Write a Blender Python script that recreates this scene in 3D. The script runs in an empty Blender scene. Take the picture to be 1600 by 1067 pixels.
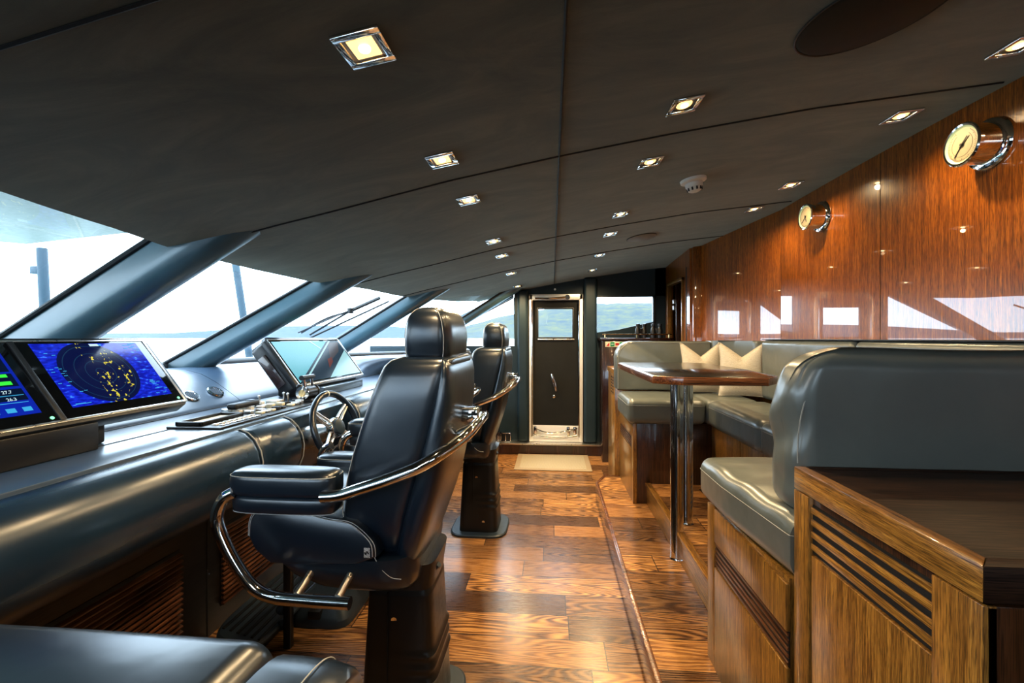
import bpy, bmesh, math, random
from mathutils import Vector, Matrix, noise
random.seed(7)
SC = bpy.context.scene
COL = SC.collection
pi = math.pi

# ------------------------------------------------------------------ materials
class NT:
    def __init__(s, name):
        s.m = bpy.data.materials.new(name); s.m.use_nodes = True
        s.t = s.m.node_tree; s.n = s.t.nodes; s.l = s.t.links
        s.b = s.n['Principled BSDF']; s.out = s.n['Material Output']
    def new(s, typ, **kw):
        n = s.n.new(typ)
        for k, v in kw.items():
            if k.startswith('i_'):
                n.inputs[k[2:].replace('_', ' ')].default_value = v
            else: setattr(n, k, v)
        return n
    def link(s, a, b): s.l.new(a, b)
    def math(s, op, a, b=None, c=None):
        n = s.n.new('ShaderNodeMath'); n.operation = op
        for i, v in enumerate((a, b, c)):
            if v is None: continue
            if isinstance(v, (int, float)): n.inputs[i].default_value = v
            else: s.link(v, n.inputs[i])
        return n.outputs[0]
    def coord(s, scale=(1, 1, 1), out='Object', loc=(0, 0, 0)):
        tc = s.new('ShaderNodeTexCoord'); mp = s.new('ShaderNodeMapping')
        mp.inputs['Scale'].default_value = scale; mp.inputs['Location'].default_value = loc
        s.link(tc.outputs[out], mp.inputs[0]); return mp.outputs[0]
    def noise(s, vec, scale=5, detail=4, rough=.5, dist=0):
        n = s.new('ShaderNodeTexNoise'); s.link(vec, n.inputs['Vector'])
        n.inputs['Scale'].default_value = scale; n.inputs['Detail'].default_value = detail
        n.inputs['Roughness'].default_value = rough; n.inputs['Distortion'].default_value = dist
        return n.outputs[0]
    def ramp(s, fac, stops):
        r = s.new('ShaderNodeValToRGB'); e = r.color_ramp.elements
        while len(e) < len(stops): e.new(.5)
        for el, (p, c) in zip(e, stops):
            el.position = p; el.color = (c, c, c, 1) if isinstance(c, (int, float)) else (*c, 1)
        s.link(fac, r.inputs[0]); return r.outputs[0]
    def mix(s, fac, a, b, mode='MIX'):
        n = s.new('ShaderNodeMix', data_type='RGBA', blend_type=mode)
        for i, v in ((0, fac), (6, a), (7, b)):
            if isinstance(v, (int, float)): n.inputs[i].default_value = v
            elif isinstance(v, tuple): n.inputs[i].default_value = (*v, 1)
            else: s.link(v, n.inputs[i])
        return n.outputs[2]
    def bump(s, h, strength=.2, dist=.01):
        b = s.new('ShaderNodeBump'); b.inputs['Strength'].default_value = strength
        b.inputs['Distance'].default_value = dist
        s.link(h, b.inputs['Height']); s.link(b.outputs[0], s.b.inputs['Normal'])
    def set(s, color=None, rough=None, metal=None, coat=None, coat_rough=None, spec=None, emit=None, es=None, sheen=None):
        I = s.b.inputs
        if color is not None: I['Base Color'].default_value = (*color, 1)
        if rough is not None: I['Roughness'].default_value = rough
        if metal is not None: I['Metallic'].default_value = metal
        if coat is not None: I['Coat Weight'].default_value = coat
        if coat_rough is not None: I['Coat Roughness'].default_value = coat_rough
        if spec is not None: I['Specular IOR Level'].default_value = spec
        if sheen is not None: I['Sheen Weight'].default_value = sheen
        if emit is not None: I['Emission Color'].default_value = (*emit, 1); I['Emission Strength'].default_value = es
        return s

def plain(name, color, rough=.5, metal=0, **kw):
    t = NT(name).set(color, rough, metal, **kw)
    v = t.coord((1, 1, 1)); n = t.noise(v, 40, 3)
    r = t.ramp(n, [(.3, max(0, rough-.04)), (.7, min(1, rough+.05))])
    t.link(r, t.b.inputs['Roughness']); return t.m

def leather(name, c1, c2, rough=.36, spec=.5, wrinkle=.12, coat=0):
    t = NT(name).set(c1, rough, spec=spec, coat=coat, coat_rough=.22)
    v = t.coord((1, 1, 1))
    big = t.noise(v, 3.0, 4, .6)
    wr = t.noise(v, 7, 2.5, .45, .2)
    t.link(t.mix(t.ramp(big, [(.35, 0.), (.7, 1.)]), c1, c2), t.b.inputs['Base Color'])
    t.bump(wr, wrinkle, .02)
    return t.m

def wood(name, dark, mid, light, grain='z', rough=.3, coat=0., coat_rough=.03, freq=1., bump=.05, spec=.5):
    t = NT(name).set(mid, rough, coat=coat, coat_rough=coat_rough, spec=spec)
    st = {'x': (1.5, 60, 60), 'y': (60, 1.5, 60), 'z': (60, 60, 1.5)}[grain]
    st = tuple(a*freq for a in st)
    v = t.coord(st); v2 = t.coord(tuple(a*.16 for a in st)); v3 = t.coord(tuple(a*3.5 for a in st))
    a = t.noise(v, 1.6, 4, .65, .3); b = t.noise(v2, 2.2, 3, .5, .5); c = t.noise(v3, 2, 2, .6)
    col = t.ramp(a, [(.3, dark), (.5, mid), (.72, light)])
    col = t.mix(t.ramp(b, [(.35, 0.), (.65, .45)]), col, dark, 'MULTIPLY')
    fl = t.ramp(c, [(.40, .28), (.52, 1.)])
    col = t.mix(1., col, fl, 'MULTIPLY')
    t.link(col, t.b.inputs['Base Color'])
    if bump: t.bump(a, bump, .002)
    return t.m

def plank_mat(name):
    t = NT(name).set((.2, .1, .04), .3, coat=.35, coat_rough=.24)
    tc = t.new('ShaderNodeTexCoord'); sp = t.new('ShaderNodeSeparateXYZ'); t.link(tc.outputs['Object'], sp.inputs[0])
    W, L = .184, 1.05
    yy = t.math('DIVIDE', t.math('ADD', sp.outputs[1], 10.02), W)
    row = t.math('FLOOR', yy); fy = t.math('FRACT', yy)
    wn = t.new('ShaderNodeTexWhiteNoise', noise_dimensions='1D'); t.link(row, wn.inputs['W'])
    xx = t.math('DIVIDE', t.math('ADD', t.math('ADD', sp.outputs[0], 10), t.math('MULTIPLY', wn.outputs[0], 7.3)), L)
    colu = t.math('FLOOR', xx); fx = t.math('FRACT', xx)
    w2 = t.new('ShaderNodeTexWhiteNoise', noise_dimensions='2D')
    cb = t.new('ShaderNodeCombineXYZ'); t.link(row, cb.inputs[0]); t.link(colu, cb.inputs[1]); t.link(cb.outputs[0], w2.inputs['Vector'])
    idv = w2.outputs[0]
    # contour-line grain (cathedral figure): rings of a stretched noise field
    cv = t.new('ShaderNodeCombineXYZ')
    t.link(t.math('ADD', t.math('MULTIPLY', sp.outputs[0], 1.15), t.math('MULTIPLY', idv, 91)), cv.inputs[0])
    t.link(t.math('ADD', t.math('MULTIPLY', sp.outputs[1], 7.0), t.math('MULTIPLY', idv, 37)), cv.inputs[1])
    t.link(t.math('MULTIPLY', idv, 55), cv.inputs[2])
    f = t.noise(cv.outputs[0], 1.0, 1, .3, .1)
    rings = t.math('MULTIPLY', t.math('SINE', t.math('MULTIPLY', f, 150)), t.ramp(t.math('FRACT', t.math('MULTIPLY', idv, 7.7)), [(.25, .12), (.75, .9)]))
    cv2 = t.new('ShaderNodeCombineXYZ')
    t.link(t.math('MULTIPLY', sp.outputs[0], 9), cv2.inputs[0]); t.link(t.math('MULTIPLY', sp.outputs[1], 260), cv2.inputs[1])
    t.link(idv, cv2.inputs[2])
    fine = t.noise(cv2.outputs[0], 1, 3, .6)
    g = t.math('ADD', t.math('MULTIPLY', t.math('ADD', rings, 1.0), .21), t.math('MULTIPLY', fine, .62))
    colA = t.ramp(g, [(.24, (.032, .014, .006)), (.46, (.165, .078, .028)), (.75, (.42, .24, .092))])
    tone = t.ramp(idv, [(0., (.42, .38, .38)), (.3, (.8, .72, .66)), (.6, (1.15, 1.08, 1.0)), (1., (1.7, 1.6, 1.4))])
    c = t.mix(1., colA, tone, 'MULTIPLY')
    gy = t.math('LESS_THAN', t.math('MINIMUM', fy, t.math('SUBTRACT', 1., fy)), .012)
    gx = t.math('LESS_THAN', t.math('MINIMUM', fx, t.math('SUBTRACT', 1., fx)), .0022)
    gap = t.math('MAXIMUM', gx, gy)
    c = t.mix(gap, c, (.01, .006, .004))
    t.link(c, t.b.inputs['Base Color'])
    t.link(t.ramp(fine, [(.3, .22), (.7, .36)]), t.b.inputs['Roughness'])
    t.bump(t.math('SUBTRACT', g, t.math('MULTIPLY', gap, 3.)), .12, .002)
    return t.m

def emis(name, color, strength):
    t = NT(name).set((0, 0, 0), .4, emit=color, es=strength)
    return t.m

def glass_mat(name, tint=(1, 1, 1), refl=.6):
    t = NT(name); t.n.remove(t.b)
    tr = t.new('ShaderNodeBsdfTransparent'); tr.inputs[0].default_value = (*tint, 1)
    gl = t.new('ShaderNodeBsdfGlossy'); gl.inputs['Roughness'].default_value = .01
    fr = t.new('ShaderNodeFresnel'); fr.inputs[0].default_value = 1.45
    mx = t.new('ShaderNodeMixShader'); t.link(t.math('MULTIPLY', fr.outputs[0], refl), mx.inputs[0])
    t.link(tr.outputs[0], mx.inputs[1]); t.link(gl.outputs[0], mx.inputs[2]); t.link(mx.outputs[0], t.out.inputs[0])
    return t.m

def suede(name):
    t = NT(name).set((.04, .04, .037), .85, spec=.2, sheen=.5)
    t.b.inputs['Sheen Tint'].default_value = (1, .93, .80, 1)
    v = t.coord((1, 2.6, 1)); a = t.noise(v, 1.7, 8, .68, 1.6); b = t.noise(t.coord((1, 1, 1)), 300, 2)
    t.link(t.ramp(a, [(.36, (.046, .062, .054)), (.5, (.076, .088, .070)), (.64, (.112, .120, .092))]), t.b.inputs['Base Color'])
    t.bump(t.math('ADD', t.math('MULTIPLY', b, .3), a), .1, .004)
    return t.m

M = {}
M['black_leather'] = leather('black_leather', (.006, .013, .024), (.010, .020, .035), .29, .7, .10, .25)
M['dash_leather'] = leather('dash_leather', (.045, .080, .130), (.060, .100, .160), .31, .8, .06, .4)  # same leather as the bolsters, light from above put into its colour
M['bolster_leather'] = leather('bolster_leather', (.010, .028, .055), (.016, .040, .072), .27, .6, .06, .25)
M['pillar_leather'] = leather('pillar_leather', (.055, .115, .145), (.070, .140, .175), .30, .8, .04, .4)
M['grey_leather'] = leather('grey_leather', (.100, .116, .112), (.130, .146, .136), .30, .7, .30, .25)
M['navy_leather'] = leather('end_wall_leather', (.010, .024, .032), (.016, .032, .042), .5, .4, .05)
M['stitch'] = plain('pale_thread', (.45, .46, .45), .6)
M['stitch_grey'] = plain('grey_thread', (.24, .25, .24), .6)
M['dark_seam'] = plain('dark_seam', (.006, .007, .008), .6)
M['chrome'] = plain('chrome', (.82, .82, .82), .07, 1)
M['steel'] = plain('brushed_steel', (.78, .76, .73), .30, 1)
M['brass'] = plain('brass', (.75, .55, .28), .15, 1)
M['black_metal'] = plain('satin_black_metal', (.012, .012, .012), .32)
M['black_plastic'] = plain('black_plastic', (.010, .010, .011), .35)
M['rubber'] = plain('grey_rubber', (.03, .046, .064), .38)
M['door_steel'] = plain('door_frame_steel', (.80, .79, .76), .38, .45)
M['dark_trim'] = plain('dark_trim', (.02, .022, .024), .4)
M['white_plastic'] = plain('white_plastic', (.75, .75, .73), .35)
M['suede'] = suede('dark_suede')
M['plank'] = plank_mat('wenge_planks')
M['veneer'] = wood('gloss_veneer', (.16, .040, .004), (.47, .145, .013), (.72, .27, .028), 'z', .3, 1., .010, 2.2, .0)
M['veneer'].node_tree.nodes['Principled BSDF'].inputs['Coat IOR'].default_value = 1.7
M['oak_z'] = wood('amber_wood_vertical', (.12, .048, .008), (.38, .185, .036), (.62, .34, .075), 'z', .3, .5, .1, 2.5)
M['oak_y'] = wood('amber_wood_lengthwise', (.12, .048, .008), (.42, .205, .040), (.66, .36, .075), 'y', .3, .5, .1, 2.5)
M['brown_z'] = wood('brown_wood_vertical', (.035, .012, .005), (.085, .032, .012), (.14, .058, .022), 'z', .28, .5, .08, 1.2)
M['brown_x'] = wood('brown_wood_top', (.014, .007, .004), (.032, .015, .009), (.055, .027, .014), 'x', .5, .0, .1, 1.5, spec=.14)
M['door_black'] = leather('door_black', (.010, .010, .009), (.014, .014, .012), .6, .25, .03)
M['table_wood'] = wood('table_top_wood', (.010, .008, .007), (.022, .016, .013), (.04, .03, .024), 'x', .25, .7, .12, 1.)
M['table_edge'] = wood('table_edge_wood', (.09, .03, .01), (.24, .085, .028), (.36, .15, .05), 'x', .25, .7, .08, 1.)
M['mahogany'] = wood('dark_mahogany', (.018, .006, .004), (.045, .014, .009), (.07, .024, .014), 'z', .25, .7, .06, 1.)
M['console_wood'] = wood('console_wood', (.006, .005, .004), (.014, .010, .008), (.024, .017, .012), 'y', .4, .2, .2, 1.)
M['slat_wood'] = wood('slat_wood', (.06, .02, .008), (.15, .055, .022), (.22, .09, .035), 'y', .3, .3, .1, 1.)
M['glass'] = glass_mat('window_glass', refl=.12)
M['gauge_face'] = plain('gauge_face', (.26, .22, .14), .5)
M['green_glass'] = plain('pale_green_rim', (.35, .48, .36), .15)
M['cream_cell'] = plain('cream', (.72, .68, .52), .5)
M['speaker_grey'] = plain('speaker_grey', (.22, .22, .21), .6)
M['red'] = plain('red_print', (.5, .04, .03), .5)
M['green'] = plain('green_print', (.02, .28, .12), .5)
M['mat_weave'] = plain('woven_beige', (.42, .36, .25), .8)
M['mat_border'] = plain('beige_border', (.36, .28, .18), .8)
M['lamp_glow'] = emis('warm_lamp_glow', (1., .58, .20), 2.4)
M['lamp_hot'] = emis('lamp_core_glow', (1., .80, .45), 14)
M['led'] = emis('green_led', (.3, 1., .5), 1.5)
M['mast'] = plain('blue_grey_mast', (.016, .040, .06), .5)
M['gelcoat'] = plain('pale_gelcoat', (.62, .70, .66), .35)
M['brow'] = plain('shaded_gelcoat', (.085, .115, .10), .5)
t = NT('pillow_fabric').set((.5, .46, .38), .85)
w_ = t.new('ShaderNodeTexWave', wave_type='RINGS'); w_.inputs['Scale'].default_value = 60; w_.inputs['Distortion'].default_value = 14.
t.link(t.coord((1, 1, 1)), w_.inputs['Vector'])
t.link(t.ramp(w_.outputs['Fac'], [(.2, (.40, .36, .29)), (.8, (.60, .56, .48))]), t.b.inputs['Base Color']); t.bump(w_.outputs['Fac'], .2, .003)
M['pillow'] = t.m

def radar_mat():
    t = NT('radar_picture').set((0, 0, 0), .12, spec=.5)
    tc = t.new('ShaderNodeTexCoord'); sp = t.new('ShaderNodeSeparateXYZ'); t.link(tc.outputs['Object'], sp.inputs[0])
    # local frame of the screen: x right, z up, centre 0
    x, z = sp.outputs[0], sp.outputs[2]
    dx = t.math('ADD', x, .026); r = t.math('SQRT', t.math('ADD', t.math('MULTIPLY', dx, dx), t.math('MULTIPLY', z, z)))
    disc = t.math('LESS_THAN', r, .142)
    ring = t.math('LESS_THAN', t.math('ABSOLUTE', t.math('SUBTRACT', t.math('FRACT', t.math('MULTIPLY', r, 28)), .5)), .035)
    v = t.coord((1, 1, 1))
    n1 = t.noise(v, 14, 2, .5); n2 = t.noise(t.coord((22, 22, 60)), 1.6, 2, .5); n3 = t.noise(v, 60, 3, .6)
    blue = t.ramp(n2, [(.4, (.004, .008, .28)), (.62, (.01, .03, .55)), (.72, (.08, .35, .75))])
    mask = t.math('MULTIPLY', t.math('GREATER_THAN', n1, .52), t.math('GREATER_THAN', n3, .585))
    blob = t.math('MULTIPLY', mask, t.math('LESS_THAN', t.math('ABSOLUTE', t.math('SUBTRACT', dx, .045)), .075))
    base = t.mix(disc, blue, (.003, .006, .045))
    base = t.mix(t.math('MULTIPLY', t.math('MULTIPLY', ring, disc), .35), base, (.02, .10, .16))
    base = t.mix(t.math('MULTIPLY', blob, disc), base, (.55, .48, .05))
    t.link(base, t.b.inputs['Emission Color']); t.b.inputs['Emission Strength'].default_value = 1.3
    return t.m
M['radar'] = radar_mat()
def flatemit(name, c, s=1.2):
    t = NT(name).set((0, 0, 0), .25, spec=.12, emit=c, es=s); return t.m
M['scr_blue'] = flatemit('screen_blue', (.004, .02, .32))
M['scr_navy'] = flatemit('screen_navy', (.002, .008, .03))
M['scr_green'] = flatemit('screen_green', (.05, .7, .06))
M['scr_cyan'] = flatemit('screen_cyan', (.05, .35, .6))
M['scr_white'] = flatemit('screen_white', (.5, .65, .7))
M['scr_red'] = flatemit('screen_red', (.6, .02, .02))
M['screen_black'] = plain('black_screen_glass', (.004, .005, .006), .06)
M['scr_teal'] = flatemit('screen_teal', (.16, .50, .58), .9)  # from here on: glow colours for the painted reflection on the far monitor
M['scr_pale'] = flatemit('screen_pale_teal', (.40, .68, .72), .9)  # painted reflection colour
M['scr_slate'] = flatemit('screen_slate', (.010, .028, .05), .9)  # painted reflection colour
M['scr_rust'] = flatemit('screen_rust', (.16, .03, .015), .9)  # painted reflection colour
M['scr_brown'] = flatemit('screen_brown', (.07, .05, .05), .9)  # painted reflection colour

# ------------------------------------------------------------------ mesh helpers
def BM(): return bmesh.new()
def addv(bm, verts, faces):
    vs = [bm.verts.new(v) for v in verts]
    for f in faces:
        try: bm.faces.new([vs[i] for i in f])
        except ValueError: pass
    return vs
def box(bm, x0, x1, y0, y1, z0, z1, bev=0, seg=2, mat=None):
    if x0 > x1: x0, x1 = x1, x0
    if y0 > y1: y0, y1 = y1, y0
    if z0 > z1: z0, z1 = z1, z0
    b = bmesh.new(); bmesh.ops.create_cube(b, size=1)
    for v in b.verts:
        v.co = Vector((x0+(v.co.x+.5)*(x1-x0), y0+(v.co.y+.5)*(y1-y0), z0+(v.co.z+.5)*(z1-z0)))
    if bev: bmesh.ops.bevel(b, geom=list(b.edges), offset=bev, segments=seg, affect='EDGES', profile=.5)
    if mat is not None: b.transform(mat)
    merge(bm, b); return bm
def merge(bm, b):
    me = bpy.data.meshes.new('tmp'); b.to_mesh(me); b.free(); bm.from_mesh(me); bpy.data.meshes.remove(me)
def loft(bm, rings, cap=True):
    n = len(rings[0]); base = [[bm.verts.new(p) for p in r] for r in rings]
    for a, b in zip(base, base[1:]):
        for i in range(n):
            j = (i+1) % n; bm.faces.new((a[i], a[j], b[j], b[i]))
    if cap:
        bm.faces.new(list(reversed(base[0]))); bm.faces.new(base[-1])
def sring(cx, cy, z, rx, ry, e=4, n=32):
    out = []
    for i in range(n):
        a = 2*pi*i/n; c, s = math.cos(a), math.sin(a)
        out.append((cx+rx*math.copysign(abs(c)**(2/e), c), cy+ry*math.copysign(abs(s)**(2/e), s), z))
    return out
def spline(pts, k=6):
    P = [Vector(p) for p in pts]; out = []
    for i in range(len(P)-1):
        p0 = P[max(i-1, 0)]; p1 = P[i]; p2 = P[i+1]; p3 = P[min(i+2, len(P)-1)]
        for j in range(k):
            t = j/k
            out.append(.5*((2*p1)+(-p0+p2)*t+(2*p0-5*p1+4*p2-p3)*t*t+(-p0+3*p1-3*p2+p3)*t**3))
    out.append(P[-1]); return out
def tube(bm, pts, r, seg=12, smooth=True, k=6):
    P = spline(pts, k) if smooth and len(pts) > 2 else [Vector(p) for p in pts]
    rings = []; up = None
    for i, p in enumerate(P):
        d = (P[min(i+1, len(P)-1)]-P[max(i-1, 0)]).normalized()
        if up is None:
            up = Vector((0, 0, 1)) if abs(d.z) < .9 else Vector((1, 0, 0))
        a = (up - d*up.dot(d)).normalized(); up = a; b = d.cross(a)
        rr = r(i/(len(P)-1)) if callable(r) else r
        rings.append([p+rr*(math.cos(2*pi*q/seg)*a+math.sin(2*pi*q/seg)*b) for q in range(seg)])
    loft(bm, rings)
def prism(bm, poly, axis, a0, a1, bev=0):
    def P(u, v, w): return {'x': (w, u, v), 'y': (u, w, v), 'z': (u, v, w)}[axis]
    b = bmesh.new()
    A = [b.verts.new(P(u, v, a0)) for u, v in poly]; B = [b.verts.new(P(u, v, a1)) for u, v in poly]
    n = len(poly)
    b.faces.new(list(reversed(A))); b.faces.new(B)
    for i in range(n): b.faces.new((A[i], A[(i+1) % n], B[(i+1) % n], B[i]))
    if bev: bmesh.ops.bevel(b, geom=list(b.edges), offset=bev, segments=2, affect='EDGES', profile=.5)
    merge(bm, b)
def lathe(bm, prof, mat=None, n=32):
    b = bmesh.new(); rings = []
    for r, z in prof:
        rings.append([(max(r, 1e-4)*math.cos(2*pi*i/n), max(r, 1e-4)*math.sin(2*pi*i/n), z) for i in range(n)])
    loft(b, rings)
    if mat is not None: b.transform(mat)
    merge(bm, b)
def rbox(bm, x0, x1, y0, y1, z0, z1, r, n=8, puff=(0, 0, 0), fn=None, mat=None):
    h = [(x1-x0)/2, (y1-y0)/2, (z1-z0)/2]; c = Vector(((x0+x1)/2, (y0+y1)/2, (z0+z1)/2))
    r = min(r, *[q*.98 for q in h])
    def axis(hh):
        L = [-hh+r*q for q in (0, .12, .3, .5, .7, .88)]
        m = [(-hh+r)+(2*(hh-r))*i/n for i in range(n+1)]
        return L + m + [-q for q in reversed(L)]
    ax = [axis(q) for q in h]; b = bmesh.new()
    for a in range(3):
        u, v = [(1, 2), (0, 2), (0, 1)][a]
        for s in (-1, 1):
            g = []
            for cu in ax[u]:
                row = []
                for cv in ax[v]:
                    p = [0, 0, 0]; p[a] = s*h[a]; p[u] = cu; p[v] = cv
                    q = [max(-(h[i]-r), min(h[i]-r, p[i])) for i in range(3)]
                    d = Vector([p[i]-q[i] for i in range(3)])
                    pp = Vector(q)+(d.normalized()*r if d.length > 1e-9 else Vector((0, 0, 0)))
                    U = [pp[i]/h[i] for i in range(3)]
                    for i in range(3):
                        if puff[i]:
                            j, k = [(1, 2), (0, 2), (0, 1)][i]
                            pp[i] += U[i]*puff[i]*(1-U[j]**2)*(1-U[k]**2)
                    pp += c
                    if fn: pp = Vector(fn(pp))
                    row.append(b.verts.new(pp))
                g.append(row)
            for i in range(len(g)-1):
                for j in range(len(g[0])-1):
                    f = (g[i][j], g[i+1][j], g[i+1][j+1], g[i][j+1])
                    b.faces.new(f)
    bmesh.ops.remove_doubles(b, verts=b.verts, dist=1e-5)
    bmesh.ops.recalc_face_normals(b, faces=b.faces)
    if mat is not None: b.transform(mat)
    merge(bm, b)

def obj(name, bm, mat, parent=None, angle=38, loc=None, rot=None):
    bmesh.ops.recalc_face_normals(bm, faces=bm.faces)
    me = bpy.data.meshes.new(name); bm.to_mesh(me); bm.free()
    for p in me.polygons: p.use_smooth = True
    me.set_sharp_from_angle(angle=math.radians(angle))
    me.materials.append(M[mat] if isinstance(mat, str) else mat)
    o = bpy.data.objects.new(name, me); COL.objects.link(o)
    if parent: o.parent = parent
    if loc: o.location = loc
    if rot: o.rotation_euler = rot
    return o
def thing(name, label, cat, loc=(0, 0, 0), rot=(0, 0, 0), group=None):
    o = bpy.data.objects.new(name, None); COL.objects.link(o)
    o.empty_display_size = .1
    o.location = loc; o.rotation_euler = rot; o['label'] = label; o['category'] = cat
    if group: o['group'] = group
    return o
def tag(o, label, cat, group=None):
    o['label'] = label; o['category'] = cat
    if group: o['group'] = group
    return o
def struct(name, bm, mat, label=None, cat=None, angle=38):
    o = obj(name, bm, mat, None, angle); o['kind'] = 'structure'
    if label: o['label'] = label
    if cat: o['category'] = cat
    return o
def copy_tree(o, parent=None):
    c = o.copy(); COL.objects.link(c); c.parent = parent
    for ch in [q for q in o.children]: copy_tree(ch, c)
    return c
def text_obj(name, body, size, mat, parent, matrix):
    cu = bpy.data.curves.new(name, 'FONT'); cu.body = body; cu.size = size; cu.extrude = .0004
    cu.align_x = 'CENTER'; cu.align_y = 'CENTER'
    tmp = bpy.data.objects.new('tmp', cu); COL.objects.link(tmp)
    dg = bpy.context.evaluated_depsgraph_get(); dg.update()
    me = bpy.data.meshes.new_from_object(tmp.evaluated_get(dg)); bpy.data.objects.remove(tmp)
    me.materials.clear(); me.materials.append(M[mat])
    o = bpy.data.objects.new(name, me); COL.objects.link(o); o.parent = parent; o.matrix_local = matrix
    return o

# ------------------------------------------------------------------ room shell
AX = [(-3.2, -.02), (-2.6, .15), (-1.75, .36), (-1.5, .405), (-1.2, .48), (-.9, .545), (-.42, .655), (.03, .74), (.45, .81), (1.0, .89), (1.45, .935), (1.95, .985)]
def cz(x, y):
    for (x0, a0), (x1, a1) in zip(AX, AX[1:]):
        if x <= x1: break
    a = a0+(a1-a0)*(x-x0)/(x1-x0)
    return 1.4+a-(.0094 if y > 2.7 else .0155 if y > .5 else .0155)*(y-2.7)**2*(1 if y > .3 else .42+.0*y)if y > .3 else 1.4+a-.09
EDGE = [(-1.6, -1.33), (.3, -1.33), (.8, -1.38), (1.07, -1.43), (1.24, -1.47), (1.46, -1.51), (1.77, -1.59), (2.04, -1.62), (2.4, -1.64), (2.95, -1.63), (3.23, -1.56), (3.6, -1.5), (4.17, -1.45), (4.8, -1.3), (5.3, -1.14), (5.62, -.92)]
def interp(T, y):
    if y <= T[0][0]: return T[0][1]
    for (a, b), (c, d) in zip(T, T[1:]):
        if y <= c: return b+(d-b)*(y-a)/(c-a)
    return T[-1][1]
YN, YE = -1.6, 5.6

bm = BM(); ys = [YN+(YE+.1-YN)*i/60 for i in range(61)]; NX = 40
low = []; up = []
for y in ys:
    xe = interp(EDGE, y); L = []; U = []
    for i in range(NX+1):
        x = xe+(1.8-xe)*i/NX
        L.append(bm.verts.new((x, y, cz(x, y)))); U.append(bm.verts.new((x, y, cz(x, y)+.13)))
    low.append(L); up.append(U)
for a in range(60):
    for i in range(NX):
        bm.faces.new((low[a][i], low[a+1][i], low[a+1][i+1], low[a][i+1]))
        bm.faces.new((up[a][i], up[a][i+1], up[a+1][i+1], up[a+1][i]))
    bm.faces.new((low[a][0], up[a][0], up[a+1][0], low[a+1][0]))
    bm.faces.new((low[a][NX], low[a+1][NX], up[a+1][NX], up[a][NX]))
for i in range(NX):
    bm.faces.new((low[0][i], low[0][i+1], up[0][i+1], up[0][i])); bm.faces.new((low[60][i], up[60][i], up[60][i+1], low[60][i+1]))
ceiling = struct('ceiling', bm, 'suede', angle=50)
for y in (.675, 1.83, 3.32, 4.25):
    bm = BM(); xe = interp(EDGE, y)+.005; P = [(xe+(1.66-xe)*i/30, y, 0) for i in range(31)]
    P = [(x, yy, cz(x, yy)-.0005) for x, yy, _ in P]
    tube(bm, P, .0045, 6, False); obj('panel_seam', bm, 'dark_seam', ceiling)
bm = BM(); tube(bm, [(.03, y, cz(.03, y)-.0005) for y in [YN+(5.58-YN)*i/40 for i in range(41)]], .0045, 6, False); obj('panel_seam', bm, 'dark_seam', ceiling)

# floor and the two carpetless platforms beside it
bm = BM(); box(bm, -1.7, 1.8, YN, YE+.1, -.1, 0); struct('floor', bm, 'plank')
bm = BM(); prism(bm, [(.398, YN), (.398, 3.97), (.49, 4.185), (1.38, 4.21), (1.38, YN)], 'z', 0, .15)
o = struct('floor_step', bm, 'plank')
bm = BM(); prism(bm, [(.378, YN), (.378, 3.985), (.475, 4.205), (.62, 4.225), (.62, 4.2), (.49, 4.182), (.3985, 3.97), (.3985, YN)], 'z', .001, .152, .003); obj('step_nosing', bm, 'table_edge', o)
bm = BM(); prism(bm, [(.725, 1.80), (.725, 3.52), (1.75, 3.52), (1.75, 1.80)], 'z', .15, .302)
o = struct('floor_platform', bm, 'plank')
bm = BM(); box(bm, .712, .7255, 1.857, 3.50, .151, .309, .001); box(bm, .7, .742, 1.857, 3.50, .290, .311, .004); obj('platform_nosing', bm, 'oak_y', o)

# right (aft) wall in glossy veneer panels
def wall_poly(name, pts, z0, mat, n=1, thick=.06, top=None):
    bm = BM(); b0 = []; 
    prof = []
    for (x0, y0), (x1, y1) in zip(pts, pts[1:]):
        m = max(1, int(abs(y1-y0)/.25))
        for i in range(m): prof.append((x0+(x1-x0)*i/m, y0+(y1-y0)*i/m))
    prof.append(pts[-1])
    R = []
    for x, y in prof:
        zt = (top or cz(x, y)+.02)
        R.append([bm.verts.new(p) for p in ((x, y, z0), (x, y, zt), (x+thick, y, zt), (x+thick, y, z0))])
    for a, b in zip(R, R[1:]):
        for i in range(4): bm.faces.new((a[i], a[(i+1) % 4], b[(i+1) % 4], b[i]))
    bm.faces.new(R[0]); bm.faces.new(list(reversed(R[-1])))
    return bm
wr = struct('wall_right', wall_poly('w', [(1.7, YN), (1.7, 2.517)], 0, 'veneer'), 'veneer')
for pts in ([(1.7, 2.523), (1.7, 3.548)], [(1.7, 3.553), (1.46, 4.6)]):
    obj('wall_panel', wall_poly('w', pts, 0, 'veneer'), 'veneer', wr)
bm = BM(); box(bm, 1.7015, 1.74, 2.51, 2.53, 0, 2.36); box(bm, 1.7015, 1.74, 3.54, 3.56, 0, 2.36); obj('panel_joint', bm, 'dark_seam', wr)
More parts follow.
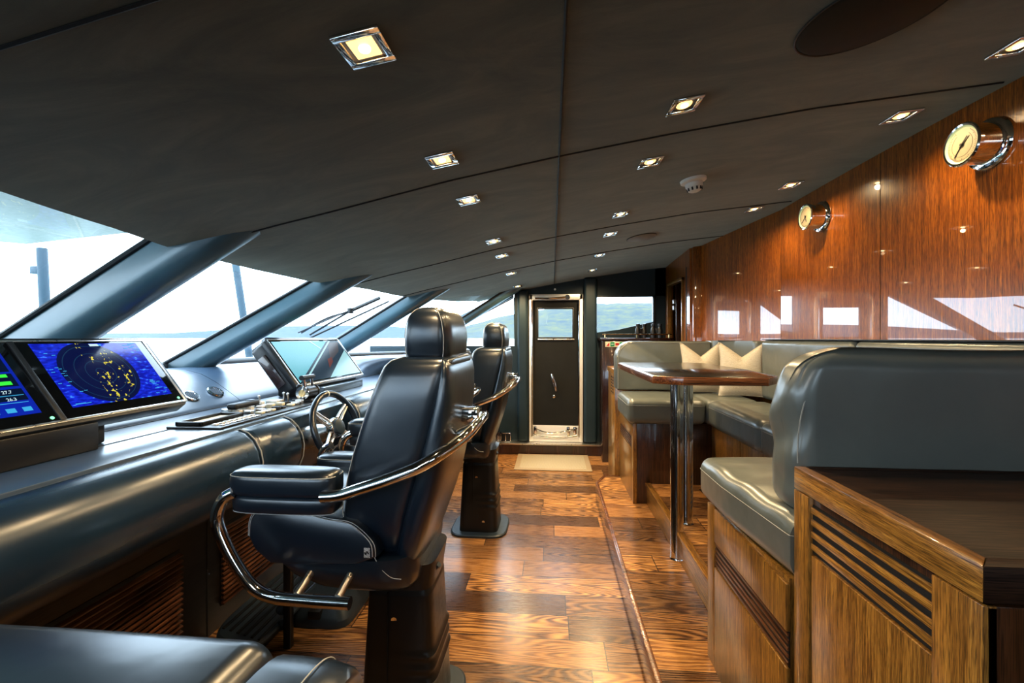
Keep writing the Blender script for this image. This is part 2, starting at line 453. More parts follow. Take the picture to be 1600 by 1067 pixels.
# return and doorway wall further on
bm = BM(); box(bm, 1.385, 1.52, 4.602, 4.66, 0, cz(1.4, 4.63)+.01, .002); obj('return_panel', bm, 'veneer', wr)
bm = BM(); XD = 1.365
box(bm, XD, XD+.05, 4.66, 4.86, 0, 2.30); box(bm, XD, XD+.05, 5.46, 5.6, 0, 2.30)
box(bm, XD, XD+.05, 4.86, 5.46, 2.02, 2.30); obj('doorway_surround', bm, 'veneer', wr)
bm = BM(); box(bm, XD-.0015, XD+.001, 4.745, 4.785, 0, 2.12); obj('shadow_gap', bm, 'dark_seam', wr)
d2 = thing('door_2', 'dark brown door standing ajar in the narrow wooden doorway beyond the bench', 'door', (XD+.02, 5.40, 0)); d2['kind'] = 'structure'
bm = BM(); box(bm, .02, .5, -.10, -.06, .01, 2.0, .003); obj('door_leaf', bm, 'mahogany', d2)
bm = BM(); box(bm, .10, .42, -.105, -.1, 1.2, 1.8, .002); box(bm, .10, .42, -.105, -.1, .3, 1.1, .002); obj('door_panel', bm, 'brown_z', d2)
bm = BM()
for z in (1.72, 1.79): box(bm, -.005, .03, -.075, -.02, z, z+.05, .004)
obj('hinge', bm, 'steel', d2)
bm = BM(); box(bm, -.045, .01, .04, .06, 0, 2.03, .003); box(bm, -.045, .01, -.55, -.53, 0, 2.03, .003); box(bm, -.045, .01, -.55, .06, 2.0, 2.03, .003); obj('door_frame', bm, 'oak_z', d2)
bm = BM(); box(bm, XD+.6, XD+.65, 4.7, 5.6, 0, 2.3); box(bm, XD+.05, XD+.65, 4.68, 4.72, 0, 2.3); box(bm, XD+.05, XD+.65, 5.56, 5.6, 0, 2.3); box(bm, XD+.05, XD+.65, 4.7, 5.6, 2.25, 2.3)
struct('wall_passage', bm, 'mahogany')

# windshield geometry
def dxw(y): return interp([(3.2, 0.), (4.45, .22), (5.0, .5), (5.6, .93)], y)
def gx(y, z): return -1.72+dxw(y)+(z-1.78)/.6237     # x of the glass at height z
def pillar(name, y, w, d, z0=1.17, z1=2.10, lean=0., mat='pillar_leather'):
    # leather-wrapped beam under the glass: rounded section swept along the rake
    bm = BM(); rings = []; nx, nz = .53, -.848; edge = []
    for k in range(9):
        z = z0+(z1-z0)*k/8; yc = y+lean*(z-1.2)/.6; x = gx(yc, z)
        flare = 1+.25*max(0, 1-k/2)
        ring = []
        for u, v in ((-.5, .0), (-.5, .25), (-.5, .50), (-.485, .62), (-.44, .75), (-.34, .88), (-.18, .97), (.05, 1.0), (.28, .96), (.42, .86), (.49, .70), (.5, .45), (.5, 0)):
            ring.append((x+nx*v*d, yc+u*w*flare, z+nz*v*d))
        rings.append(ring); edge.append((x+nx*.01, yc-.5*w*flare-.004, z+nz*.01))
    loft(bm, rings); bmesh.ops.bevel(bm, geom=[e for e in bm.edges], offset=.006, segments=2, affect='EDGES') if False else None
    o = struct(name, bm, mat, angle=75)
    b2 = BM(); tube(b2, edge, .012, 8, False); obj('gasket', b2, 'dark_trim', o); return o
pillar('trim_1', 1.775, .16, .185, lean=.05)
pillar('trim_2', 2.91, .15, .165, lean=.20)
pillar('trim_3', 4.40, .16, .16, lean=.05)
pillar('trim_4', 5.48, .16, .10, 1.17, 2.1)
pillar('trim_5', .35, .20, .13)
for k, (y0, y1) in enumerate([(-1.5, .35), (.35, 1.80), (1.80, 2.98), (2.98, 4.42), (4.42, 5.46)]):
    w = thing('window_%d' % (k+1), 'raked windshield pane number', 'window', ((0, 0, 0)))
    w['kind'] = 'structure'
    bm = BM(); z0, z1 = 1.20, 1.9
    n = 6; V = []
    for i in range(n+1):
        y = y0+(y1-y0)*i/n; V.append((bm.verts.new((gx(y, z0), y, z0)), bm.verts.new((gx(y, z1), y, z1))))
    for a, b in zip(V, V[1:]): bm.faces.new((a[0], b[0], b[1], a[1]))
    obj('glass_pane', bm, 'glass', w)
w_lab = ['windshield pane beside the camera, left of the view', 'large raked windshield pane above the twin blue screens', 'raked windshield pane between the two thick leather pillars', 'raked windshield pane behind the single far monitor', 'narrow raked windshield pane nearest the end wall']
for o in COL.objects:
    if o.name.startswith('window_') and o.name[-1] in '12345' and o.type == 'EMPTY': o['label'] = w_lab[int(o.name[-1])-1]
# sill rail under the glass
bm = BM(); P = [(gx(y, 1.205)+.05, y, 1.205) for y in [-1.5+(5.55+1.5)*i/30 for i in range(31)]]
tube(bm, P, .035, 10, False); struct('trim_6', bm, 'dark_trim')
bm = BM(); n = 30; V = []
for i in range(n+1):
    y = -1.6+7.2*i/n; V.append([bm.verts.new(p) for p in ((gx(y, 1.19), y, 1.19), (gx(y, 1.19)-.05, y, 1.17), (gx(y, 1.19)-.05, y, .3), (gx(y, 1.19), y, .3))])
for a, b in zip(V, V[1:]):
    for i in range(4): bm.faces.new((a[i], b[i], b[(i+1) % 4], a[(i+1) % 4]))
struct('wall_left', bm, 'gelcoat')

# ------------------------------------------------------------------ end wall with side door
we = BM(); DX0, DX1 = -.275, .378
box(we, -.46, DX0, YE, YE+.1, 0, cz(-.35, YE)+.02)
box(we, DX0, DX1, YE, YE+.1, 1.935, cz(.05, YE)+.06)
box(we, DX0, DX1, YE, YE+.1, 0, .125)
box(we, DX1, .545, YE, YE+.1, 0, cz(.46, YE)+.05)
box(we, .545, 1.9, YE, YE+.1, 1.905, 2.4)
box(we, 1.24, 1.9, YE, YE+.1, 0, 2.3)
prism(we, [(.545, 0), (1.24, 0), (1.24, 1.60), (1.08, 1.565), (.80, 1.50), (.545, 1.465)], 'y', YE, YE+.1)
box(we, -2.3, -.46, YE, YE+.1, 0, 1.30)
wall_end = struct('wall_end', we, 'navy_leather')
bm = BM(); prism(bm, [(-.46, 1.3), (-.46, 2.1), (-.1, 2.1), (-.1, cz(-.1, YE)), (-.4, cz(-.4, YE)-.04), (-.47, 1.90)], 'y', YE+.02, YE+.1); obj('header', bm, 'navy_leather', wall_end)
# rounded leather pilasters on both sides of the door
for x0, x1, nm in ((-.415, -.285, 'a'), (.385, .545, 'b')):
    bm = BM(); rbox(bm, x0, x1, YE-.085, YE+.02, .137, cz((x0+x1)/2, YE)-.0, .035, 3); obj('pilaster', bm, 'navy_leather', wall_end)
# sloped trim following the side window
bm = BM(); P1, P2 = (-1.60, 1.32), (-.47, 1.905)
prism(bm, [(P1[0], P1[1]), (P2[0], P2[1]), (P2[0], P2[1]+.10), (P1[0]-.1, P1[1]+.08)], 'y', YE-.02, YE+.08, .004); struct('trim_7', bm, 'pillar_leather')
w6 = thing('window_6', 'side window with slanted top edge left of the black door', 'window', (0, 0, 0)); w6['kind'] = 'structure'
bm = BM(); tube(bm, [(-1.52, YE-.035, 1.345), (-.47, YE-.035, 1.89)], .008, 8, False); obj('chrome_trim', bm, 'chrome', w6)
bm = BM(); addv(bm, [(-1.6, YE+.05, 1.3), (-.46, YE+.05, 1.3), (-.46, YE+.05, 1.9)], [(0, 1, 2)]); obj('glass_pane', bm, 'glass', w6)
w7 = thing('window_7', 'wide side window right of the black door above the dark cabinet', 'window', (0, 0, 0)); w7['kind'] = 'structure'
bm = BM(); addv(bm, [(.545, YE+.05, 1.46), (1.24, YE+.05, 1.46), (1.24, YE+.05, 1.91), (.545, YE+.05, 1.91)], [(0, 1, 2, 3)]); obj('glass_pane', bm, 'glass', w7)
bm = BM(); box(bm, 1.215, 1.242, YE-.01, YE+.02, 1.57, 1.91, .003); box(bm, .545, 1.242, YE-.01, YE+.02, 1.893, 1.91, .003); obj('window_frame', bm, 'dark_trim', w7)
bm = BM(); tube(bm, [(1.208, YE-.012, 1.6), (1.208, YE-.012, 1.893)], .004, 6, False); obj('chrome_trim', bm, 'chrome', w7)

door = thing('door_1', 'black leather-faced side door with small square window in a steel frame', 'door', (0, YE, 0)); door['kind'] = 'structure'
bm = BM()
box(bm, DX0, DX0+.045, -.05, .05, .137, 1.935, .008); box(bm, DX1-.045, DX1, -.05, .05, .137, 1.935, .008)
box(bm, DX0, DX1, -.05, .05, 1.86, 1.935, .008); box(bm, DX0, DX1, -.045, .06, .137, .20, .006); obj('door_frame', bm, 'door_steel', door)
bm = BM(); tube(bm, [(DX0+.035, -.052, .2), (DX0+.035, -.052, 1.85)], .008, 8, False); tube(bm, [(DX1-.05, -.052, .2), (DX1-.05, -.052, 1.85)], .008, 8, False); obj('seal_tube', bm, 'chrome', door)
bm = BM()
wx0, wx1, wz0, wz1 = -.172, .262, 1.40, 1.765; lx0, lx1, lz0, lz1 = -.232, .336, .33, 1.865
for a in ((lx0, wx0, lz0, lz1), (wx1, lx1, lz0, lz1), (wx0, wx1, lz0, wz0), (wx0, wx1, wz1, lz1)): box(bm, a[0], a[1], .0, .05, a[2], a[3])
leaf = obj('door_leaf', bm, 'door_black', door)
bm = BM()
for a in ((wx0-.008, wx0+.012, wz0, wz1), (wx1-.012, wx1+.008, wz0, wz1), (wx0, wx1, wz0-.008, wz0+.012), (wx0, wx1, wz1-.012, wz1+.008)): box(bm, a[0], a[1], -.008, .02, a[2], a[3], .003)
obj('window_frame', bm, 'dark_trim', door)
bm = BM(); box(bm, wx0, wx1+.015, -.016, -.004, wz0-.026, wz0-.009, .002); obj('window_sill', bm, 'steel', door)
bm = BM(); addv(bm, [(wx0, .03, wz0), (wx1, .03, wz0), (wx1, .03, wz1), (wx0, .03, wz1)], [(0, 1, 2, 3)]); obj('glass_pane', bm, 'glass', door)
bm = BM(); lathe(bm, [(.0, -.05), (.026, -.05), (.026, -.035), (.018, -.03), (.018, 0)], Matrix.Translation((.03, 0, .86)) @ Matrix.Rotation(-pi/2, 4, 'X') , 20)
tube(bm, [(.002, -.05, .965), (.012, -.055, .91), (.03, -.05, .86), (.045, -.055, .80), (.055, -.052, .755)], lambda t: .012+.008*math.sin(pi*t), 10); obj('handle', bm, 'chrome', door)
bm = BM(); lathe(bm, [(0, 0), (.02, 0), (.02, .012), (.012, .015), (0, .015)], Matrix.Translation((.027, 0, .685)) @ Matrix.Rotation(pi/2, 4, 'X'), 20); obj('lock', bm, 'chrome', door)
bm = BM(); tube(bm, [(-.2, -.055, 1.885), (.0, -.075, 1.88), (.17, -.06, 1.895)], .012, 8); lathe(bm, [(0, 0), (.03, 0), (.03, .02), (0, .02)], Matrix.Translation((.19, -.05, 1.893)) @ Matrix.Rotation(pi/2, 4, 'X'), 16); obj('closer_arm', bm, 'chrome', door)
bm = BM(); box(bm, lx0, lx1, .0, .04, .2, .33, .004); obj('kick_plate', bm, 'door_steel', door)
bm = BM()
tube(bm, [(-.2, -.03, .29), (-.08, -.045, .25), (.05, -.04, .245), (.18, -.045, .27), (.31, -.03, .30)], .011, 8)
tube(bm, [(-.22, -.04, .225), (-.1, -.05, .20), (.08, -.05, .19), (.3, -.04, .22)], .010, 8)
for x in (-.2, .2, .28): box(bm, x-.02, x+.02, -.045, -.015, .2, .32, .008)
obj('latch_bar', bm, 'chrome', door)
bm = BM(); lathe(bm, [(0, 0), (.013, 0), (.013, .01), (0, .012)], Matrix.Translation((.04, YE-.001, 1.995)) @ Matrix.Rotation(pi/2, 4, 'X'), 16); obj('round_button', bm, 'white_plastic', wall_end)
# threshold ledge
bm = BM(); box(bm, -1.2, .57, YE-.13, YE-.0, 0, .115); st = struct('trim_8', bm, 'mahogany')
bm = BM(); box(bm, -1.2, .57, YE-.14, YE, .115, .135, .003); obj('edge_strip', bm, 'steel', st)

# mahogany cabinet with shelf under the side window
cab = thing('storage_cabinet', 'dark mahogany cabinet under the wide side window beside the door', 'cabinet', (0, 5.2, 0))
bm = BM(); box(bm, .57, 1.35, .0, .395, .0, 1.37, .004); box(bm, .555, 1.35, -.02, .395, 1.37, 1.40, .004); obj('carcass', bm, 'mahogany', cab)
bm = BM(); box(bm, .59, .945, -.016, 0, .1, 1.33, .004); obj('door', bm, 'mahogany', cab)
bm = BM(); box(bm, .955, 1.32, -.016, 0, .1, 1.33, .004); obj('door', bm, 'mahogany', cab)
bm = BM(); tube(bm, [(.57, .0, 1.44), (1.33, .0, 1.44)], .006, 8, False)
for x in (.6, .95, 1.3): tube(bm, [(x, 0, 1.40), (x, 0, 1.44)], .006, 8, False)
obj('guard_rail', bm, 'brass', cab)
sg = thing('safety_sign', 'small strip sign of red and green squares on the dark cabinet', 'sign', (.60, 5.183, 1.33))
bm = BM(); box(bm, -.0, .21, -.002, 0, -.03, .03); obj('backing', bm, 'cream_cell', sg)
bm = BM(); addv(bm, [(.01, -.004, -.02), (.045, -.004, -.02), (.045, -.004, .02)], [(0, 1, 2)]); obj('red_symbol', bm, 'red', sg)
bm = BM(); box(bm, .112, .150, -.004, -.002, -.012, .014, .003); obj('red_symbol', bm, 'red', sg)
for a in (.055, .158):
    bm = BM(); box(bm, a, a+.045, -.004, -.002, -.024, .024); g_ = obj('green_symbol', bm, 'green', sg)
    bm = BM(); box(bm, a+.01, a+.036, -.005, -.004, -.003, .003); obj('white_mark', bm, 'white_plastic', g_)
# binoculars standing on that cabinet
def binoculars(loc, rz, label):
    b = thing('binoculars', label, 'binoculars', loc, (0, 0, rz), 'binoculars on the dark cabinet')
    for s in (-1, 1):
        bm = BM(); lathe(bm, [(0, 0), (.033, 0), (.034, .04), (.03, .07), (.027, .10), (.02, .115), (.018, .13), (.024, .135), (.024, .16), (.012, .162), (0, .162)], Matrix.Translation((s*.037, 0, 0)), 20)
        obj('barrel', bm, 'black_plastic', b)
    bm = BM(); box(bm, -.02, .02, -.012, .012, .05, .11, .004); obj('bridge', bm, 'black_plastic', b)
binoculars((1.02, 5.32, 1.401), .1, 'left black pair of binoculars standing on the cabinet by the window')
binoculars((1.19, 5.30, 1.401), -.2, 'right black pair of binoculars standing beside the wooden doorway')
# things beneath the left end of the end wall
sk = thing('wall_socket', 'small chrome-framed socket box on the ledge left of the door', 'socket', (-.56, YE-.06, .135))
bm = BM(); box(bm, -.06, .06, -.02, .02, 0, .11, .006); obj('housing', bm, 'black_plastic', sk)
bm = BM(); 
for a in ((-.065, .065, 0, .012), (-.065, .065, .10, .112), (-.065, -.053, 0, .11), (.053, .065, 0, .11), (-.006, .006, 0, .11)): box(bm, a[0], a[1], -.03, -.02, a[2], a[3], .003)
obj('chrome_frame', bm, 'chrome', sk)
bm = BM(); box(bm, -.86, -.62, 4.75, 5.45, 0, .62, .01); bx = obj('side_locker', bm, 'mahogany'); tag(bx, 'dark wooden locker behind the farthest helm chair', 'locker')

bm = BM()
box(bm, -2.9, -.46, YN-.1, YN, 0, 1.30); box(bm, -.46, .545, YN-.1, YN, 0, 2.2); box(bm, .545, 1.8, YN-.1, YN, 0, 1.46); box(bm, 1.3, 1.8, YN-.1, YN, 1.46, 2.5); box(bm, .545, 1.3, YN-.1, YN, 1.905, 2.5)
prism(bm, [(-.46, 1.9), (-.46, 2.1), (-1.4, 2.1), (-1.4, 1.75)], 'y', YN-.1, YN); struct('wall_near', bm, 'navy_leather')
# ------------------------------------------------------------------ door mat
dm = thing('door_mat', 'beige woven door mat on the planks before the black door', 'door mat', (0, 5.13, 0))
bm = BM(); box(bm, -.40, .425, -.33, .32, .001, .012, .004); obj('border', bm, 'mat_border', dm)
bm = BM(); box(bm, -.345, .37, -.275, .265, .010, .014, .002)
o = obj('woven_field', bm, 'mat_weave', dm)
tt = NT('woven_beige_grid').set((.5, .43, .3), .85); v = tt.coord((1, 1, 1)); ck = tt.new('ShaderNodeTexChecker'); ck.inputs['Scale'].default_value = 70; tt.link(v, ck.inputs['Vector'])
ck.inputs['Color1'].default_value = (.52, .46, .33, 1); ck.inputs['Color2'].default_value = (.30, .25, .17, 1); tt.link(ck.outputs[0], tt.b.inputs['Base Color']); tt.bump(ck.outputs['Fac'], .4, .003)
o.data.materials[0] = tt.m

# ------------------------------------------------------------------ ceiling fittings
def cframe(x, y):
    e = .02; n = Vector((-(cz(x+e, y)-cz(x-e, y))/(2*e), -(cz(x, y+e)-cz(x, y-e))/(2*e), 1)).normalized()
    return Vector((x, y, cz(x, y))), n
def downlight_proto(round_):
    r = thing('downlight', 'x', 'ceiling light')
    s = .052
    bm = BM()
    for a in ((-s, s, -s, -s+.016), (-s, s, s-.016, s), (-s, -s+.016, -s+.016, s-.016), (s-.016, s, -s+.016, s-.016)): box(bm, a[0], a[1], a[2], a[3], -.007, .002, .002)
    obj('bezel', bm, 'chrome', r)
    bm = BM(); q = s-.016
    for a in ((-q, q, -q, -q+.008), (-q, q, q-.008, q), (-q, -q+.008, -q, q), (q-.008, q, -q, q)): box(bm, a[0], a[1], a[2], a[3], -.002, .004)
    obj('inner_ring', bm, 'dark_trim' if round_ else 'steel', r)
    bm = BM()
    if round_: lathe(bm, [(0, -.003), (.024, -.003), (.028, .002), (0, .002)], None, 24)
    else: box(bm, -.028, .028, -.028, .028, -.003, .002)
    ln = obj('lens', bm, 'lamp_glow', r)
    bm = BM(); lathe(bm, [(0, -.006), (.012, -.006), (.013, -.003), (0, -.003)], None, 16); obj('bulb', bm, 'lamp_hot', ln)
    return r
PR = {0: downlight_proto(False), 1: downlight_proto(True)}
rows = [(-.392, [(.925, 0), (1.605, 0), (2.126, 0), (3.06, 0), (3.58, 0), (4.42, 0), (5.24, 0)], 'over the helm chairs'),
        (.447, [(1.585, 1), (2.122, 1), (3.01, 1), (3.55, 1), (4.347, 1), (5.1, 1)], 'over the aisle'),
        (1.452, [(1.552, 1), (2.033, 1), (2.909, 1), (3.412, 1)], 'along the glossy wooden wall')]
ordn = ['nearest', 'second', 'third', 'fourth', 'fifth', 'sixth', 'farthest']
used = set()
for x, L, where in rows:
    for i, (y, k) in enumerate(L):
        if k in used: r = copy_tree(PR[k])
        else: r = PR[k]; used.add(k)
        p, n = cframe(x, y)
        yv = (Vector((0, 1, 0))-n*n.y).normalized(); xv = yv.cross(n)
        r.location = p - n*.001; r.rotation_euler = Matrix((xv, yv, n)).transposed().to_euler(); r.scale = (.97, 1.12, 1)
        o_ = 'farthest' if i == len(L)-1 else ordn[i]
        r['label'] = '%s %s recessed light with chrome square bezel in the row %s' % (o_, 'round-lensed' if k else 'square', where)
        r['group'] = 'recessed ceiling lights'
        ld = bpy.data.lights.new('downlight_lamp', 'SPOT'); ld.energy = 20 if x > 1 else (52 if y > 2.6 else 30); ld.color = (1, .74, .42); ld.spot_size = math.radians(165); ld.spot_blend = 1.; ld.shadow_soft_size = .014
        lo = bpy.data.objects.new('downlight_lamp', ld); COL.objects.link(lo); lo.location = p-Vector((0, 0, .03))
        lo.parent = None

sd = thing('smoke_detector', 'round white smoke detector hanging from the dark ceiling', 'smoke detector')
p, n = cframe(.76, 2.53); sd.location = p; sd.rotation_euler = n.to_track_quat('Z', 'Y').to_euler()
bm = BM(); lathe(bm, [(0, -.02), (.05, -.02), (.066, -.014), (.068, 0), (0, 0)], None, 36); obj('base', bm, 'white_plastic', sd)
bm = BM(); lathe(bm, [(0, -.068), (.022, -.068), (.034, -.062), (.038, -.045), (.044, -.04), (.046, -.022), (0, -.018)], None, 36); obj('sensor_head', bm, 'white_plastic', sd)
bm = BM()
for i in range(10):
    a = 2*pi*i/10; box(bm, .033, .0395, -.004, .004, -.062, -.046, mat=Matrix.Rotation(a, 4, 'Z'))
obj('vent_slot', bm, 'dark_trim', sd)
sd2 = thing('ceiling_speaker', 'oval dark ceiling speaker cover beyond the smoke detector', 'speaker')
p, n = cframe(.745, 3.87); sd2.location = p; sd2.rotation_euler = n.to_track_quat('Z', 'Y').to_euler()
bm = BM(); lathe(bm, [(0, -.012), (.10, -.012), (.118, -.006), (.12, 0), (0, 0)], None, 40); obj('grille', bm, 'speaker_grey', sd2)
bm = BM(); bmesh.ops.create_circle(bm, segments=3, radius=.001); bm.free(); bm = BM()
tube(bm, [(.12*math.cos(2*pi*i/40), .12*math.sin(2*pi*i/40), -.003) for i in range(41)], .003, 6, False); obj('rim', bm, 'dark_seam', sd2)
sd3 = thing('ceiling_speaker', 'large round black ceiling speaker cover at the top of the view', 'speaker')
p, n = cframe(.82, 1.24); sd3.location = p; sd3.rotation_euler = n.to_track_quat('Z', 'Y').to_euler()
bm = BM(); lathe(bm, [(0, -.010), (.16, -.010), (.172, -.004), (.174, 0), (0, 0)], None, 48); obj('grille', bm, 'door_black', sd3)
bm = BM(); tube(bm, [(.174*math.cos(2*pi*i/48), .174*math.sin(2*pi*i/48), -.004) for i in range(49)], .003, 6, False); obj('rim', bm, 'dark_trim', sd3)

# ------------------------------------------------------------------ brass and chrome gauges on the wall
def gauge(loc, label, clock, sc=1.):
    g = thing('wall_gauge', label, 'gauge', loc, (0, -pi/2, 0))   # local z points to -x (into the room)
    g.scale = (sc, sc, sc)
    bm = BM(); lathe(bm, [(0, 0), (.096, 0), (.098, .006), (.094, .014), (.085, .018), (.078, .02), (.076, .085), (.082, .09), (.083, .104), (.078, .108), (.072, .106), (.072, .097), (0, .097)], None, 48); obj('case', bm, 'chrome', g)
    bm = BM(); lathe(bm, [(.071, .096), (.0715, .106), (.066, .1015), (.062, .099), (0, .0985)], None, 40); obj('rim', bm, 'green_glass', g)
    bm = BM(); lathe(bm, [(0, .0985), (.066, .0985), (.066, .1005), (0, .1005)], None, 40); f = obj('dial', bm, 'gauge_face', g)
    bm = BM()
    for i in range(60 if clock else 50):
        a = 2*pi*i/60+ (0 if clock else .5); l = .008 if i % 5 == 0 else .004
        box(bm, .061-l, .061, -.0006, .0006, .1005, .1012, mat=Matrix.Rotation(a, 4, 'Z'))
    if not clock: tube(bm, [(.045*math.cos(a*.1), .045*math.sin(a*.1), .1006) for a in range(5, 57)], .0006, 4, False)
    obj('markings', bm, 'dark_seam', f)
    bm = BM()
    a1, a2 = ((2.2, 3.5) if clock else (2.45, 5.5))
    box(bm, -.012, .052, -.0012, .0012, .1015, .103, mat=Matrix.Rotation(a1, 4, 'Z')); box(bm, -.012, .036, -.0022, .0022, .103, .1045, mat=Matrix.Rotation(a2, 4, 'Z'))
    lathe(bm, [(0, .101), (.006, .101), (.005, .107), (0, .107)], None, 12); obj('hand', bm, 'black_plastic', f)
    for i in range(3):
        a = 2*pi*i/3+.4; bm = BM(); lathe(bm, [(0, .012), (.005, .012), (.004, .018), (0, .018)], Matrix.Translation((.09*math.cos(a), .09*math.sin(a), 0)), 10); obj('screw', bm, 'steel', g)
    return g
gauge((1.699, 1.925, 2.155), 'large chrome barometer with cream dial, nearer gauge on the glossy wall', False)
gauge((1.699, 3.03, 2.166), 'chrome ship clock with cream dial, farther gauge on the glossy wall', True, .98)

# ------------------------------------------------------------------ console (dash)
YC0, YC1 = -1.2, 5.45
con = thing('helm_console', 'long black leather helm console running under the raked windshield', 'console', (0, 0, 0))
def extr(profile, y0, y1, n=1, fnx=None):
    bm = BM(); R = []
    for k in range(n+1):
        y = y0+(y1-y0)*k/n; R.append([(x+(fnx(y, z) if fnx else 0), y, z) for x, z in profile])
    loft(bm, R); return bm
# upper leather cowl: sill down to the crease
def sx(y, z): return max(0, dxw(y))*min(1, max(0, (z-1.0)/.2))
cowl = [(-2.66, 1.12), (-2.60, 1.195), (-2.42, 1.205), (-2.28, 1.20), (-2.18, 1.175), (-2.09, 1.13), (-2.0, 1.07), (-1.93, 1.02), (-1.905, .995), (-1.905, .9), (-2.5, .9)]
o = obj('cowl', extr(cowl, YC0, 2.66, 4, sx), 'dash_leather', con, 60)
o = obj('cowl', extr(cowl, 2.664, YC1, 14, sx), 'dash_leather', con, 60)
bm = BM(); box(bm, -1.93, -1.41, YC0, YC1, .93, 1.0, .006); obj('desk_top', bm, 'dash_leather', con)
bm = BM(); tube(bm, [(-1.902, YC0, 1.001), (-1.902, YC1, 1.001)], .0035, 6, False); obj('desk_seam', bm, 'dark_seam', con)
bm = BM(); tube(bm, [(-1.66, YC0, 1.0005), (-1.66, 1.86, 1.0005), (-1.42, 1.86, 1.0005)], .0022, 6, False); obj('desk_seam', bm, 'dark_seam', con)
bol = [(-1.408, .90)] + [(-1.408, .985), (-1.385, .993), (-1.345, .978), (-1.31, .945), (-1.285, .90), (-1.275, .85), (-1.28, .79), (-1.30, .74), (-1.345, .69), (-1.40, .655), (-1.47, .63), (-1.56, .62), (-1.62, .62), (-1.62, .75)]
def bolster(y0, y1):
    bm = BM(); R = []; 
    inset = [(0, .022), (.006, .008), (.016, .002), (.03, 0)]
    ys_ = [(y0+a, b) for a, b in inset]+[(y1-a, b) for a, b in reversed(inset)]
    for y, s in ys_:
        R.append([(x-(s if x > -1.4 else 0), y, z+(s*.6 if z < .7 else -s*.5 if z > .95 else 0)) for x, z in bol])
    loft(bm, R); return obj('bolster', bm, 'bolster_leather' , con, 50)
for a, b in ((YC0, .1), (.104, 1.915), (1.92, 2.25), (2.95, 3.45), (3.454, YC1)):
    bolster(a, b)
arc = [(x+.003, z) for x, z in bol[1:13]]
for y in (.102, 1.917, 2.254, 2.946, 3.452):
    bm = BM(); tube(bm, [(x-.004, y, z) for x, z in arc], .003, 6, False); obj('piping', bm, 'stitch', con)
# flat helm fascia between the bolsters
bm = BM(); prism(bm, [(-1.41, .992), (-1.355, .975), (-1.40, .80), (-1.42, .78), (-1.62, .78), (-1.62, .94)], 'y', 2.262, 2.94, .004); obj('helm_fascia', bm, 'bolster_leather', con)
bm = BM(); prism(bm, [(-1.44, .775), (-1.50, .60), (-1.62, .60), (-1.62, .775)], 'y', 2.262, 2.94, .004); obj('lower_fascia', bm, 'black_plastic', con)
bm = BM(); box(bm, -1.446, -1.436, 2.30, 2.46, .760, .770, .002); obj('chrome_strip', bm, 'chrome', con)
# wooden front below with slatted grilles
bm = BM(); box(bm, -1.66, -1.60, YC0, YC1, 0.0, .64, .002); obj('front_panel', bm, 'console_wood', con)
bm = BM(); 
for y in (.9, 1.99, 3.1, 4.2): box(bm, -1.6005, -1.598, y-.003, y+.003, .01, .62)
obj('panel_joint', bm, 'dark_seam', con)
for y0, y1 in ((1.02, 1.83), (2.075, 2.9), (.0, .8), (3.2, 4.1)):
    bm = BM(); box(bm, -1.598, -1.5965, y0, y1, .10, .49)
    g = obj('grille', bm, 'dark_seam', con)
    bm = BM(); z = .112
    while z < .485:
        prism(bm, [(-1.5965, z), (-1.580, z-.004), (-1.580, z+.002), (-1.5965, z+.009)], 'y', y0, y1); z += .0235
    obj('slats', bm, 'slat_wood', g)
# air vents on the cowl slope
sl = math.atan2(1.13-1.02, .16)
for y in (2.37, 2.56):
    x_, z_ = -2.005, 1.076
    mm = Matrix.Translation((x_, y, z_)) @ Matrix.Rotation(math.radians(35), 4, 'Y')
    bm = BM(); lathe(bm, [(.030, 0), (.046, 0), (.048, .004), (.044, .009), (.036, .009), (.034, .003), (.030, .003)], mm, 32); v_ = obj('air_vent', bm, 'chrome', con)
    bm = BM(); lathe(bm, [(0, -.002), (.035, -.002), (.035, .003), (0, .003)], mm, 32)
    for k in range(-2, 3): box(bm, -.03, .03, k*.012-.002, k*.012+.002, .003, .007, .001, mat=mm)
    obj('vent_flap', bm, 'dash_leather', v_)

# ------------------------------------------------------------------ twin monitor bank
def bank(name, label, y0, y1, xb, zb, xt, zt, depth, n):
    # local frame: x along +Y(world) from y0, z up the face, -y out of the face
    hgt = math.hypot(xt-xb, zt-zb); tilt = math.atan2(xb-xt, zt-zb)
    r = thing(name, label, 'monitor', (xb, y0, zb), (0, 0, pi/2))
    r.rotation_euler = (Matrix.Rotation(pi/2, 4, 'Z') @ Matrix.Rotation(-tilt, 4, 'X')).to_euler()
    L = y1-y0
    return r, L, hgt
rb, L, Hh = bank('multifunction_display', 'twin wide black-framed displays with lit blue radar screen on the console', .86, 1.915, -1.615, 1.108, -1.845, 1.40, .06, 2)
def screen_housing(r, L, H, d, m='black_plastic', chamfer=.03):
    bm = BM(); b = bmesh.new()
    poly = [(chamfer, 0), (L-chamfer, 0), (L, chamfer), (L, H-chamfer), (L-chamfer, H), (chamfer, H), (0, H-chamfer), (0, chamfer)]
    prism(bm, poly, 'y', 0, d, .005); return obj('housing', bm, m, r)
hs = screen_housing(rb, L, Hh, .055)
bm = BM(); 
for a in ((.015, L-.015, .012, .022), (.015, L-.015, Hh-.02, Hh-.012)): box(bm, a[0], a[1], -.004, 0.001, a[2], a[3], .001)
box(bm, L-.028, L-.018, -.004, .001, .012, Hh-.012, .001); obj('frame_edge', bm, 'steel', rb)
